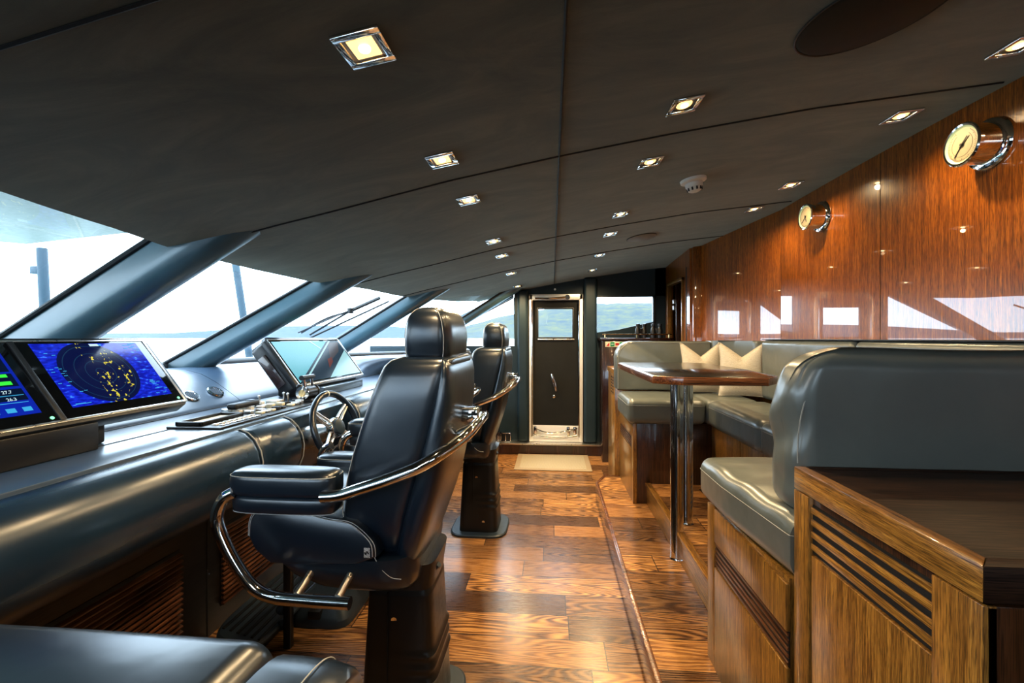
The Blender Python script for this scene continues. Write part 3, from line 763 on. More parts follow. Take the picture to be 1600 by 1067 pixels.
for k in range(2):
    x0 = .02+k*(L-.04)/2; x1 = x0+(L-.04)/2
    bm = BM(); box(bm, x0+.004, x1-.004, -.003, .002, .02, Hh-.02, .001); s_ = obj('screen_glass', bm, 'screen_black', rb)
    if k == 1:
        bm = BM(); box(bm, x0-.012, x0+.008, -.008, .002, .02, Hh-.02, .003); obj('divider', bm, 'dark_trim', rb)
    cx_, cz_ = (x0+x1)/2, Hh/2+.015
    if k == 1:
        bm = BM(); box(bm, -.205, .205, -.0005, .0005, -.140, .140); pc = obj('radar_image', bm, 'radar', s_, loc=(cx_, -.0045, cz_))
        bm = BM(); random.seed(3)
        for i in range(26):
            px_, pz_ = random.uniform(.145, .2), random.choice([random.uniform(.09, .135), random.uniform(-.13, -.06)])
            box(bm, px_-.012, px_+.004, -.0012, -.0006, pz_, pz_+.0025)
        for i in range(16):
            px_ = random.uniform(-.2, -.13); pz_ = random.uniform(-.135, .1); box(bm, px_, px_+.012, -.0012, -.0006, pz_, pz_+.002)
        box(bm, -.19, -.155, -.0012, -.0006, -.130, -.126)
        obj('screen_text', bm, 'scr_cyan', pc)
        bm = BM(); box(bm, -.0, .035, -.0014, -.0008, .125, .136); obj('screen_mark', bm, 'scr_white', pc)
    else:
        bm = BM(); box(bm, -.205, .205, -.0005, .0005, -.140, .140); pc = obj('gauge_image', bm, 'scr_blue', s_, loc=(cx_, -.0045, cz_))
        bm = BM(); box(bm, -.2, .195, -.0010, -.0004, .028, .132); box(bm, -.2, .195, -.001, -.0004, -.03, .02)
        box(bm, -.03, .195, -.001, -.0004, -.085, -.04); obj('dark_field', bm, 'scr_navy', pc)
        bm = BM(); box(bm, .055, .18, -.0016, -.001, .006, .018); box(bm, .055, .18, -.0016, -.001, -.024, -.010)
        for q in range(7): box(bm, -.18+q*.04, -.165+q*.04, -.0016, -.001, .035, .05+.05*abs(math.sin(q*1.7)))
        box(bm, .13, .145, -.0016, -.001, .035, .095); obj('green_bar', bm, 'scr_green', pc)
        bm = BM()
        for q in range(9): box(bm, -.19+q*.044, -.165+q*.044, -.0016, -.001, -.128, -.112)
        for q in range(8): box(bm, .09, .118, -.0016, -.001, .036+q*.011, .040+q*.011)
        for q in (-.05, -.078): box(bm, .05, .19, -.0016, -.001, q-.016, q-.014)
        obj('screen_icon', bm, 'scr_cyan', pc)
        bm = BM(); box(bm, .17, .176, -.0016, -.001, .10, .106); obj('red_mark', bm, 'scr_red', pc)
        for z_, s in ((-.052, '27.7'), (-.08, '26.3')):
            text_obj('screen_number', s, .016, 'scr_white', pc, Matrix.Translation((.15, -.0018, z_)) @ Matrix.Rotation(pi/2, 4, 'X'))
        text_obj('screen_number', '23', .03, 'scr_white', pc, Matrix.Translation((.17, -.0018, .118)) @ Matrix.Rotation(pi/2, 4, 'X'))
    bm = BM(); lathe(bm, [(0, 0), (.006, 0), (.006, .002), (0, .002)], Matrix.Translation((x1-.03, -.003, .035)) @ Matrix.Rotation(pi/2, 4, 'X'), 12); obj('power_button', bm, 'led', s_)
# foot of the bank (in the world frame under the tilted housing)
def foot(r, y0, y1):
    inv = r.matrix_basis.inverted()
    bm = BM(); box(bm, -1.86, -1.70, y0, y1, 1.0, 1.20, .01)
    bm.transform(inv); return obj('stand', bm, 'black_plastic', r)
bpy.context.view_layer.update()
foot(rb, .95, 1.60)
bm = BM(); box(bm, -1.80, -1.62, 1.0, 1.50, 1.0, 1.10, .006); bm.transform(rb.matrix_basis.inverted()); obj('stand', bm, 'black_plastic', rb)

r2, L2, H2 = bank('multifunction_display', 'deep black monitor with pale teal reflecting screen beyond the control panels', 2.79, 3.82, -1.615, 1.075, -1.865, 1.405, .15, 1)
# deep tapered housing with chamfered near end
bm = BM(); poly = [(.02, 0), (L2-.03, 0), (L2, .03), (L2, H2-.05), (L2-.03, H2), (.03, H2), (.0, H2-.03), (0, .02)]
prism(bm, poly, 'y', 0, .035, .005)
prism(bm, [(x*.97+.01, z*.97+.005) for x, z in poly], 'y', .03, .13, .01); obj('housing', bm, 'black_plastic', r2)
bm = BM(); box(bm, -.0025+.008, .0, .055, .115, .08, H2-.10, .002); obj('side_panel', bm, 'mahogany', r2)
bm = BM(); box(bm, .03, L2-.03, -.004, .001, .03, H2-.035, .001); sg2 = obj('screen_glass', bm, 'screen_black', r2)
bm = BM(); 
for a in ((.02, L2-.02, .012, .02), (.02, L2-.02, H2-.026, H2-.02)): box(bm, a[0], a[1], -.006, .001, a[2], a[3], .001)
box(bm, .02, .028, -.006, .001, .02, H2-.02, .001); box(bm, L2-.028, L2-.02, -.006, .001, .02, H2-.02, .001); obj('frame_edge', bm, 'steel', r2)
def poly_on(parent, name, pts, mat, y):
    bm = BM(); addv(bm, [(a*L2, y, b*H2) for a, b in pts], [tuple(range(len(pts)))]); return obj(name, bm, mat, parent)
poly_on(sg2, 'screen_picture', [(.045, .09), (.95, .09), (.95, .90), (.045, .90)], 'scr_teal', -.0050)  # window reflection painted on the glass as glowing polygons, not displayed content
poly_on(sg2, 'screen_picture', [(.05, .09), (.44, .09), (.95, .66), (.95, .90), (.76, .90)], 'scr_slate', -.0056)  # painted reflection
poly_on(sg2, 'screen_picture', [(.44, .09), (.95, .09), (.95, .66)], 'scr_pale', -.0060)  # painted reflection
poly_on(sg2, 'screen_picture', [(.60, .42), (.84, .64), (.93, .86), (.76, .86)], 'scr_brown', -.0060)  # painted reflection
poly_on(sg2, 'screen_picture', [(.52, .28), (.64, .42), (.66, .52), (.58, .48)], 'scr_rust', -.0064)  # painted reflection
poly_on(sg2, 'screen_picture', [(.16, .17), (.19, .17), (.82, .90), (.79, .90)], 'scr_pale', -.0062)  # painted reflection
poly_on(sg2, 'screen_picture', [(.50, .90), (.52, .90), (.60, .72), (.585, .72)], 'scr_white', -.0062)  # painted reflection
foot(r2, 2.95, 3.72)
bm = BM(); box(bm, -1.80, -1.58, 3.05, 3.70, 1.0, 1.055, .006); bm.transform(r2.matrix_basis.inverted()); obj('stand', bm, 'dash_leather', r2)

# ------------------------------------------------------------------ controls on the desk
pn = thing('control_panel', 'flat black control panel frame on the desk right of the twin displays', 'control panel', (-1.56, 2.03, 1.0))
bm = BM(); box(bm, -.13, .125, -.17, .16, 0, .010, .004); obj('plate', bm, 'black_plastic', pn)
bm = BM()
for a in ((-.105, .02, -.15, -.135), (-.105, .02, .115, .13), (-.105, -.09, -.15, .13), (.005, .02, -.15, .13)): box(bm, a[0], a[1], a[2], a[3], .010, .028, .004)
obj('raised_frame', bm, 'black_plastic', pn)
bm = BM(); box(bm, -.09, .005, -.135, .115, .010, .014); obj('chart_slot', bm, 'cream_cell', pn)
bm = BM()
for i in range(8): box(bm, .05, .075, -.13+i*.035, -.108+i*.035, .010, .017, .002)
obj('button', bm, 'white_plastic', pn)
bm = BM(); 
for i in range(8): box(bm, .088, .105, -.13+i*.035, -.108+i*.035, .010, .015, .002)
obj('button', bm, 'steel', pn)
pn2 = thing('switch_panel', 'black switch panel crowded with cream and silver buttons behind the wheel', 'control panel', (-1.56, 2.43, 1.0))
bm = BM(); box(bm, -.16, .13, -.225, .225, 0, .008, .003); obj('plate', bm, 'black_plastic', pn2)
random.seed(5)
for i in range(4):
    for j in range(9):
        if random.random() < .16: continue
        bm = BM(); x = -.13+i*.062; y = -.195+j*.046; h = random.choice([.012, .018, .024])
        box(bm, x-.02, x+.02, y-.015, y+.015, .008, .008+h, .004); obj('button', bm, random.choice(['cream_cell', 'white_plastic', 'steel', 'dark_trim', 'cream_cell']), pn2)
for x, y in ((-.09, .02), (.0, .15), (-.05, .19)):
    bm = BM(); tube(bm, [(x, y, .02), (x+.005, y-.01, .045), (x+.008, y-.02, .07)], .005, 8); lathe(bm, [(0, 0), (.008, .003), (.008, .012), (0, .016)], Matrix.Translation((x+.008, y-.02, .062)), 10); obj('toggle', bm, 'steel', pn2)
hs_ = thing('handset', 'black handset lying on the desk among the switches', 'handset', (-1.64, 2.30, 1.03), (0, 0, 0))
bm = BM(); rbox(bm, -.028, .028, -.10, .10, 0, .03, .013, 4); obj('body', bm, 'black_plastic', hs_)
bm = BM(); box(bm, -.018, .018, .03, .08, .029, .033, .002); obj('keypad', bm, 'rubber', hs_)
# throttle head with twin levers
th = thing('throttle_control', 'chrome twin-lever throttle control behind the steering wheel', 'throttle', (-1.52, 2.735, 1.0)); th.scale = (.82, .82, .82)
bm = BM(); rbox(bm, -.09, .07, -.09, .09, 0, .03, .012, 3); obj('base', bm, 'black_plastic', th)
bm = BM(); lathe(bm, [(0, -.09), (.030, -.09), (.047, -.085), (.050, -.07), (.045, -.065), (.043, .07), (.050, .075), (.046, .09), (0, .092)], Matrix.Translation((.0, 0, .075)) @ Matrix.Rotation(-pi/2, 4, 'X'), 32); obj('drum', bm, 'black_metal', th)
bm = BM(); lathe(bm, [(.028, -.093), (.05, -.093), (.05, -.082), (.028, -.082)], Matrix.Translation((.0, 0, .075)) @ Matrix.Rotation(-pi/2, 4, 'X'), 32); obj('end_ring', bm, 'chrome', th)
bm = BM(); lathe(bm, [(0, -.094), (.027, -.094), (.027, -.088), (0, -.088)], Matrix.Translation((.0, 0, .075)) @ Matrix.Rotation(-pi/2, 4, 'X'), 24); obj('end_cap', bm, 'brass', th)
for y in (-.055, .055):
    bm = BM(); tube(bm, [(-.0, y, .11), (-.005, y, .15), (-.01, y, .185)], .010, 8); lv = obj('lever', bm, 'chrome', th)
    pass
bm = BM(); tube(bm, [(-.01, -.085, .188), (-.01, .085, .188)], .019, 12, False); obj('grip', bm, 'black_metal', th)
for y in (-.03, .03):
    bm = BM(); lathe(bm, [(0, 0), (.022, 0), (.026, .02), (.018, .035), (0, .038)], Matrix.Translation((-.055, y, .10)), 20); obj('knob', bm, 'black_metal', th)

# ------------------------------------------------------------------ steering wheel
sw = thing('steering_wheel', 'black leather steering wheel with four steel spokes on the console', 'steering wheel', (-1.14, 2.335, .925))
# local z = wheel axis pointing to the driver (+x world, tilted up, turned slightly to the camera)
ax_ = Vector((math.cos(.34)*math.cos(-.12), math.cos(.34)*math.sin(-.12), math.sin(.34)))
sw.rotation_euler = ax_.to_track_quat('Z', 'Y').to_euler()
RW = .186
bm = BM(); P = [(RW*math.cos(2*pi*i/56), RW*math.sin(2*pi*i/56)) for i in range(56)]
rings = []
for i in range(56):
    a = 2*pi*i/56; c = Vector((math.cos(a), math.sin(a), 0)); rings.append([c*(RW+.0165*math.cos(2*pi*j/12))+Vector((0, 0, .0165*math.sin(2*pi*j/12))) for j in range(12)])
V = [[bm.verts.new(p) for p in r] for r in rings]
for i in range(56):
    for j in range(12): bm.faces.new((V[i][j], V[(i+1) % 56][j], V[(i+1) % 56][(j+1) % 12], V[i][(j+1) % 12]))
obj('rim', bm, 'black_leather', sw, 60)
for k, a in enumerate((.62, 2.52, 3.76, 5.66)):
    bm = BM(); m = Matrix.Rotation(a, 4, 'Z')
    for s in (-1, 1):
        P = [(.035, s*.016, -.012), (.10, s*.013, -.010), (RW-.012, s*.009, -.001)]
        tube(bm, [m @ Vector(p) for p in P], .0082, 8)
    obj('spoke', bm, 'steel', sw)
bm = BM(); lathe(bm, [(0, -.03), (.05, -.03), (.056, -.01), (.052, .008), (.046, .012), (0, .012)], None, 32); obj('hub_ring', bm, 'chrome', sw)
bm = BM(); lathe(bm, [(0, .010), (.044, .012), (.040, .022), (.02, .028), (0, .029)], None, 32); obj('hub_cap', bm, 'rubber', sw)
bm = BM(); lathe(bm, [(0, -.21), (.06, -.21), (.055, -.12), (.034, -.06), (.032, -.02), (0, -.02)], None, 28); obj('column', bm, 'steel', sw)
for a in (1.3, 1.84):
    bm = BM(); m = Matrix.Rotation(a, 4, 'Z'); box(bm, RW-.0172, RW+.0172, -.0025, .0025, -.0172, .0172, .003, mat=m)
bm.free(); bm = BM(); lathe(bm, [(.0168, -.004), (.0176, -.004), (.0176, .004), (.0168, .004)], Matrix.Rotation(1.57, 4, 'Z') @ Matrix.Translation((RW, 0, 0)) @ Matrix.Rotation(pi/2, 4, 'X'), 16); obj('centre_mark', bm, 'white_plastic', sw)

# ------------------------------------------------------------------ helm chairs (facing -x)
def stitch_line(parent, pts, name='stitching', r=.0013):
    bm = BM(); tube(bm, pts, r, 5, True, 5); return obj(name, bm, 'stitch', parent)
def make_chair(label, arm=0., ped=0.):
    r = thing('helm_chair', label, 'helm chair', group='black leather helm chairs')
    XO = .545   # profile numbers below are measured from the pedestal axis
    def lx(x): return x+XO
    # backrest cushion and shell
    Z = [.635, .70, .80, .90, 1.0, 1.1, 1.2, 1.27, 1.305, 1.325, 1.335]
    XF = [-.575, -.66, -.71, -.70, -.678, -.648, -.615, -.588, -.572, -.552, -.52]
    XS = [-.545, -.53, -.50, -.47, -.44, -.412, -.385, -.37, -.365, -.362, -.37]
    XR = [-.46, -.435, -.395, -.365, -.345, -.333, -.325, -.326, -.333, -.343, -.36]
    WD = [.17, .215, .245, .252, .254, .252, .248, .242, .234, .220, .19]
    bm = BM(); rings = []
    for z, a, b, w in zip(Z, XF, XS, WD):
        rings.append(sring(lx((a+b+.03)/2), 0, z, (b+.03-a)/2, w, 7, 48))
    loft(bm, rings); bk = obj('backrest', bm, 'black_leather', r, 60)
    bm = BM(); rings = []
    for z, a, b, w in zip(Z, XS, XR, WD):
        z2 = z-.02 if z < .8 else z-.004
        rings.append(sring(lx((a+b)/2), 0, z2, (b-a)/2+.002, w+.014, 3.6, 40))
    loft(bm, rings); sh = obj('back_shell', bm, 'black_leather', r, 60)
    for s in (-1, 1):
        stitch_line(bk, [(lx(a)+.022, s*(w*.985+.001), z) for z, a, w in zip(Z, XF, WD)])
    # headrest
    HZ = [1.315, 1.325, 1.345, 1.39, 1.43, 1.465, 1.488, 1.502, 1.508]
    HF = [-.49, -.505, -.512, -.514, -.512, -.505, -.492, -.475, -.45]
    HR = [-.36, -.352, -.345, -.342, -.345, -.352, -.364, -.378, -.40]
    HW = [.16, .175, .185, .192, .192, .188, .178, .162, .13]
    bm = BM(); rings = [sring(lx((a+b)/2), 0, z, (b-a)/2, w, 5.5, 40) for z, a, b, w in zip(HZ, HF, HR, HW)]
    loft(bm, rings); hd = obj('headrest', bm, 'black_leather', r, 60)
    for s in (-1, 1):
        stitch_line(hd, [(lx(b)-.022, s*(w*.985), z) for z, b, w in zip(HZ, HR, HW)])
        stitch_line(hd, [(lx(a)+.016, s*(w*.975), z) for z, a, w in zip(HZ, HF, HW)])
    # seat cushion: loft of side profile across the width, with rounded shoulders
    prof = [(-.985, .70), (-1.008, .745), (-1.003, .80), (-.975, .832), (-.90, .838), (-.80, .828), (-.72, .812), (-.64, .80), (-.57, .74), (-.56, .69), (-.62, .665), (-.80, .655), (-.93, .655)]
    bm = BM(); rings = []
    cx_ = sum(p[0] for p in prof)/len(prof); cz_ = sum(p[1] for p in prof)/len(prof)
    for y, s in ((-.276, .92), (-.274, .955), (-.268, .98), (-.250, .995), (-.12, 1.0), (0, .995), (.12, 1.0), (.250, .995), (.268, .98), (.274, .955), (.276, .92)):
        rings.append([(lx(cx_+(x-cx_)*s), y, cz_+(z-cz_)*s) for x, z in prof])
    loft(bm, rings); st_ = obj('seat', bm, 'black_leather', r, 70)
    for s in (-1, 1):
        for sc_, yy_ in ((.970, .2725), (.935, .2768)):
            stitch_line(st_, [(lx(cx_+(x-cx_)*sc_), s*yy_, cz_+(z-cz_)*sc_) for x, z in prof[1:10]])
        stitch_line(bk, [(lx(x), s*.266, z) for x, z in ((-.575, .69), (-.555, .655), (-.52, .625), (-.485, .62))])
    # lower shell under the seat
    bm = BM(); rings = []
    for z, x0, x1, w in ((.548, -.70, -.47, .19), (.558, -.75, -.46, .23), (.578, -.82, -.455, .256), (.610, -.90, -.45, .268), (.648, -.945, -.45, .272), (.675, -.955, -.45, .270)):
        rings.append(sring(lx((x0+x1)/2), 0, z, (x1-x0)/2, w, 5, 40))
    loft(bm, rings); obj('seat_shell', bm, 'black_leather', r, 60)
    # tag on the near flank
    bm = BM(); box(bm, lx(-.605), lx(-.585), -.276, -.2745, .690, .722, mat=None); tg = obj('fabric_tag', bm, 'white_plastic', st_)
    bm = BM(); tube(bm, [(lx(-.602), -.2768, .708), (lx(-.598), -.2768, .700), (lx(-.594), -.2768, .710), (lx(-.589), -.2768, .702)], .0016, 5); obj('tag_mark', bm, 'dark_seam', tg)
    # armrests and tube frame
    for s in (-1, 1):
        xa, xb = -1.045+arm, -.685
        drop = 0 if s < 0 else -.09
        up_ = BM(); rings = []
        for z, g in ((.895, -.010), (.899, -.003), (.91, .0), (.945, .0), (.958, -.003), (.967, -.012), (.972, -.03), (.974, -.05)):
            rings.append(sring(lx((xa+xb)/2), s*.275, z+drop, (xb-xa)/2+g, .062+g*.8, 4, 36))
        loft(up_, rings); a_ = obj('armrest', up_, 'black_leather', r, 50)
        lo_ = BM(); rings = []
        for z, g in ((.834, -.03), (.838, -.012), (.846, -.002), (.885, .0), (.892, -.006), (.895, -.014)):
            rings.append(sring(lx((xa+xb)/2)+.004, s*.275, z+drop, (xb-xa)/2+g-.004, .060+g*.8, 4, 36))
        loft(lo_, rings); b_ = obj('armrest_base', lo_, 'black_leather', r, 50)
        stitch_line(a_, [Vector(p)+Vector((0, 0, 0)) for p in sring(lx((xa+xb)/2), s*.275, .957+drop, (xb-xa)/2-.002, .0605, 4, 36)])
        stitch_line(b_, [Vector(p) for p in sring(lx((xa+xb)/2)+.004, s*.275, .841+drop, (xb-xa)/2-.006, .054, 4, 36)])
        bm = BM()
        tube(bm, [(lx(-.72), s*.325, .900), (lx(-.66), s*.328, .908), (lx(-.60), s*.33, .928), (lx(-.50), s*.33, .963), (lx(-.41), s*.325, 1.0), (lx(-.34), s*.29, 1.04), (lx(-.285), s*.20, 1.075), (lx(-.268), s*.08, 1.092), (lx(-.266), 0, 1.094)], .0195, 14)
        obj('arm_tube', bm, 'chrome', r)
        bm = BM()
        tube(bm, [(lx(xa+.03), s*.322, .905), (lx(xa-.002), s*.326, .885), (lx(xa-.02), s*.33, .845), (lx(xa-.018), s*.332, .80), (lx(xa+.02), s*.334, .72), (lx(xa+.07), s*.334, .645), (lx(xa+.115), s*.334, .602), (lx(xa+.17), s*.334, .582), (lx(xa+.25), s*.334, .577), (lx(-.625), s*.334, .575)], .0195, 14)
        lp = obj('leg_tube', bm, 'chrome', r)
        for x in (-.80, -.665):
            bm = BM(); tube(bm, [(lx(x), s*.33, .59), (lx(x+.012), s*.25, .635)], .013, 10, False); obj('bracket', bm, 'steel', lp)
    for y in (-.12, .12):
        bm = BM(); tube(bm, [(lx(-.345), y, 1.055), (lx(-.275), y, 1.09)], .016, 10, False); obj('bracket', bm, 'chrome', r)
    bm = BM(); box(bm, lx(-.335), lx(-.27), -.05, .05, 1.09, 1.14, .008); obj('bracket', bm, 'chrome', r)
    # pedestal
    bm = BM(); rings = []
    for z, rx, ry in ((.555, .10, .10), (.575, .13, .13), (.60, .15, .15)): rings.append(sring(ped*.5, 0, z, rx, ry, 5, 32))
    for q in (): pass
    rings = [sring(ped*.7, 0, .505, .118, .128, 5, 32), sring(ped*.6, 0, .53, .12, .13, 5, 32), sring(ped*.3+.0, 0, .56, .125, .135, 5, 32), sring(0, 0, .60, .13, .14, 5, 32)]
    loft(bm, rings); obj('swivel_top', bm, 'black_plastic', r)
    bm = BM(); rings = []
    for z in [.018, .05] + [.06+i*.01 for i in range(44)] + [.502, .508]:
        t_ = z/.51; rx = .142-.026*t_; ry = .150-.024*t_
        if z > .5: rx -= .006; ry -= .006
        ring = sring(ped, 0, z, rx, ry, 7, 48)
        for z0 in (.19, .235, .28):
            d = math.exp(-((z-z0)/.010)**2)*.008
            ring = [(x+(d if x > ped+.02 else 0)*min(1, (x-ped-.02)/.04), y+(math.copysign(d*.7, y) if x > ped+.02 else 0)*min(1, max(0, (x-ped-.02)/.05)), zz) for x, y, zz in ring]
        rings.append(ring)
    loft(bm, rings); pd = obj('pedestal', bm, 'black_metal', r, 50)
    bm = BM(); box(bm, ped-.034, ped-.032, -.1455, .1455, .03, .50, 0); 
    obj('cover_joint', bm, 'dark_seam', pd)
    for s in (-1, 1):
        for x, z in ((-.012, .40), (.04, .09)):
            bm = BM(); lathe(bm, [(0, 0), (.011, 0), (.011, .005), (.006, .008), (0, .008)], Matrix.Translation((ped+x, s*(.150-.024*z/.51), z)) @ Matrix.Rotation(-s*pi/2*-1, 4, 'X'), 12); obj('screw', bm, 'chrome', pd)
    bm = BM(); rings = [sring(ped, 0, .0005, .205, .21, 4, 48), sring(ped, 0, .012, .205, .21, 4, 48), sring(ped, 0, .018, .198, .203, 4, 48)]
    loft(bm, rings); obj('base_plate', bm, 'rubber', r, 30)
    bm = BM(); tube(bm, [(lx(-.48), -.02, .55), (lx(-.44), -.04, .545), (lx(-.415), -.05, .565)], .011, 8); obj('swivel_lever', bm, 'rubber', r)
    return r
c1 = make_chair('nearest black leather helm chair with chrome arm tubes on a pedestal'); c1.location = (-.545, 1.70, 0)
c3 = copy_tree(c1); c3['label'] = 'farthest black leather helm chair, standing nearest the door mat'; c3.location = (-.525, 3.355, 0)
c2 = make_chair('middle black leather helm chair, mostly hidden, behind the steering wheel', .15, -.31); c2.location = (-.712, 2.60, 0)

# footrest beside the near chair
fr = thing('footrest', 'black ribbed footrest pad in front of the nearest helm chair', 'footrest', (-1.33, 2.08, 0), (0, 0, 0))
bm = BM(); mm = Matrix.Rotation(math.radians(14), 4, 'Y'); b = bmesh.new()
rings = [sring(0, 0, z, .115-d, .30-d, 4, 40) for z, d in ((.0, .01), (.006, 0), (.02, 0), (.028, .008))]
loft(b, rings); b.transform(Matrix.Translation((0, 0, .11)) @ mm); merge(bm, b); obj('pad', bm, 'rubber', fr)
bm = BM()
for i in range(6): box(bm, -.085+i*.033, -.072+i*.033, -.25, .25, .026, .033, .003, mat=Matrix.Translation((0, 0, .11)) @ mm)
obj('ribs', bm, 'black_plastic', fr)
bm = BM(); box(bm, .125, .16, -.13, -.10, 0, .46, .004); obj('post', bm, 'black_metal', fr)
bm = BM(); box(bm, -.04, .04, -.2, .2, 0, .10, .005); obj('foot', bm, 'black_metal', fr)
for z in (.10, .17):
    bm = BM(); lathe(bm, [(0, 0), (.022, 0), (.024, .015), (.015, .035), (0, .036)], Matrix.Translation((.125, -.115, z)) @ Matrix.Rotation(-pi/2, 4, 'Y'), 16); obj('knob', bm, 'rubber', fr)
ft = thing('floor_footrest', 'low black box footrest on the planks before the middle helm chair', 'footrest', (-1.14, 2.27, 0))
bm = BM(); b_ = bmesh.new(); loft(b_, [sring(0, 0, z, .16-d, .17-d, 5, 32) for z, d in ((.0005, 0), (.035, 0), (.05, .008), (.105, .045), (.112, .055))]); merge(bm, b_); obj('box', bm, 'rubber', ft, 30)
bm = BM(); box(bm, -.03, .03, -.175, -.12, .045, .085, .003); obj('socket', bm, 'black_plastic', ft)
# foreground padded seat with rounded end
fs = thing('padded_armrest', 'large black leather padded armrest with rounded end at bottom left', 'armrest', (-.75, .60, 0))
def fgx(x, y, z): return (x, y, z)
bm = BM(); rbox(bm, -.515, .255, -.26, .22, .70, .852, .06, 8, (0, 0, .018)); p_ = obj('top_pad', bm, 'black_leather', fs, 60)
bm = BM(); rings = []
for x, s in ((.262, 1.0), (.30, 1.0), (.36, .985), (.395, .95), (.41, .90)):
    poly = []
    for i in range(36):
        a = 2*pi*i/36; c, q = math.cos(a), math.sin(a); poly.append((x, -.02+.245*s*math.copysign(abs(c)**.55, c), .735+.115*s*math.copysign(abs(q)**.62, q)))
    rings.append(poly)
loft(bm, rings); o = obj('end_cap', bm, 'black_leather', fs, 60)
stitch_line(o, [(.352, -.02+.245*.99*math.copysign(abs(math.cos(a))**.55, math.cos(a)), .737+.1155*.99*math.copysign(abs(math.sin(a))**.62, math.sin(a))) for a in [pi*i/24 for i in range(25)]])
bm = BM(); box(bm, -.50, .25, -.24, .20, .60, .71, .02); obj('lower_pad', bm, 'black_leather', fs)
bm = BM(); tube(bm, [(-.50, -.30, .79), (-.4, -.30, .775), (.0, -.30, .77), (.2, -.29, .74)], .02, 12); tube(bm, [(0, -.3, .77), (0, -.2, .70)], .014, 8, False); obj('chrome_rail', bm, 'chrome', fs)
bm = BM(); box(bm, -.35, .1, -.16, .14, .0, .62, .02); obj('pedestal', bm, 'black_metal', fs)

# ------------------------------------------------------------------ dinette: benches, table, cabinets
def louvres(parent, x, y0, y1, z0, z1, n, name='louvre'):
    bm = BM(); box(bm, x-.0015, x+.001, y0, y1, z0, z1); g = obj(name+'_recess', bm, 'dark_seam', parent)
    bm = BM(); h = (z1-z0)/n
    for i in range(n): box(bm, x-.006, x-.001, y0, y1, z0+i*h+h*.32, z0+(i+1)*h-h*.18, .001)
    obj(name+'_slats', bm, 'slat_wood' if n > 4 else 'oak_y', g)
XF_ = .612
# near bench base
nb = thing('banquette', 'near leather bench with high backrest and amber louvred base, behind the cabinet', 'bench', (0, 0, .15))
bm = BM(); box(bm, XF_+.012, 1.69, 1.26, 1.85, .0, .615, .002); obj('carcass', bm, 'oak_z', nb)
bm = BM(); box(bm, XF_, XF_+.03, 1.782, 1.856, 0, .605, .003); obj('corner_post', bm, 'oak_z', nb)
bm = BM(); box(bm, XF_, XF_+.012, 1.25, 1.78, .480, .605, .002); obj('upper_rail', bm, 'oak_z', nb)
bm = BM(); box(bm, XF_, XF_+.012, 1.25, 1.78, 0, .385, .002); obj('side_panel', bm, 'oak_z', nb)
louvres(nb, XF_+.009, 1.25, 1.78, .385, .480, 5)
# near cabinet
nc = thing('end_cabinet', 'amber wooden cabinet with dark top and louvred side at bottom right', 'cabinet', (0, 0, .15))
CX, CY0, CY1, CT = .622, .715, 1.232, .92
bm = BM(); box(bm, CX+.012, 1.69, CY0+.012, CY1, 0, CT-.05, .001); obj('carcass', bm, 'brown_z', nc)
bm = BM(); box(bm, CX+.028, 1.69, CY0+.028, CY1-.012, CT-.05, CT-.002, .001); obj('worktop', bm, 'brown_x', nc)
bm = BM(); prism(bm, [(CX, CY0), (CX, CY1), (CX+.03, CY1), (CX+.03, CY0+.03)], 'z', CT-.055, CT, .0025); obj('edge_moulding', bm, 'oak_y', nc)
bm = BM(); prism(bm, [(CX, CY0), (1.69, CY0), (1.69, CY0+.03), (CX+.03, CY0+.03)], 'z', CT-.055, CT, .0025); obj('edge_moulding', bm, 'brown_x', nc)
bm = BM(); box(bm, CX+.03, 1.69, CY1-.013, CY1, CT-.03, CT, .001); obj('edge_moulding', bm, 'brown_x', nc)
bm = BM(); box(bm, CX, CX+.02, 1.166, CY1, 0, CT-.058, .002); obj('stile', bm, 'oak_z', nc)
bm = BM(); box(bm, CX, CX+.02, CY0, .806, 0, CT-.058, .002); obj('stile', bm, 'oak_z', nc)
bm = BM(); box(bm, CX+.003, CX+.02, .812, 1.160, 0, CT-.195, .003); obj('side_panel', bm, 'oak_z', nc)
louvres(nc, CX+.011, .808, 1.164, CT-.192, CT-.075, 4)
bm = BM(); box(bm, CX+.004, CX+.062, CY0, CY0+.02, 0, CT-.058, .003); obj('front_stile', bm, 'brown_z', nc)
bm = BM(); box(bm, CX+.07, CX+.5, CY0+.004, CY0+.02, 0, CT-.062, .002); fp = obj('front_grille', bm, 'dark_seam', nc)
bm = BM()
for i in range(9):
    for j in range(5): box(bm, CX+.085+j*.05, CX+.115+j*.05, CY0, CY0+.006, .08+i*.085, .12+i*.085, .004)
obj('grille_bars', bm, 'brown_z', fp)
# far bench base and cabinet (mirror)
fb = thing('banquette', 'far leather bench with rounded backrest and brown base beyond the table', 'bench', (0, 0, .15))
bm = BM(); box(bm, XF_+.012, 1.47, 3.525, 4.2, 0, .615, .002); obj('carcass', bm, 'brown_z', fb)
bm = BM(); box(bm, XF_, XF_+.03, 3.50, 3.575, 0, .605, .003); obj('corner_post', bm, 'oak_z', fb)
bm = BM(); box(bm, XF_+.03, 1.2, 3.508, 3.525, 0, .605, .002); obj('front_panel', bm, 'brown_z', fb)
bm = BM(); box(bm, XF_, XF_+.012, 3.58, 4.18, .50, .605, .002); obj('upper_rail', bm, 'oak_z', fb)
bm = BM(); box(bm, XF_, XF_+.012, 3.58, 4.18, 0, .40, .002); obj('side_panel', bm, 'oak_z', fb)
louvres(fb, XF_+.009, 3.58, 4.18, .40, .50, 5)
fc = thing('end_cabinet', 'tall amber wooden end panel with small slots left of the far bench', 'cabinet', (0, 0, 0))
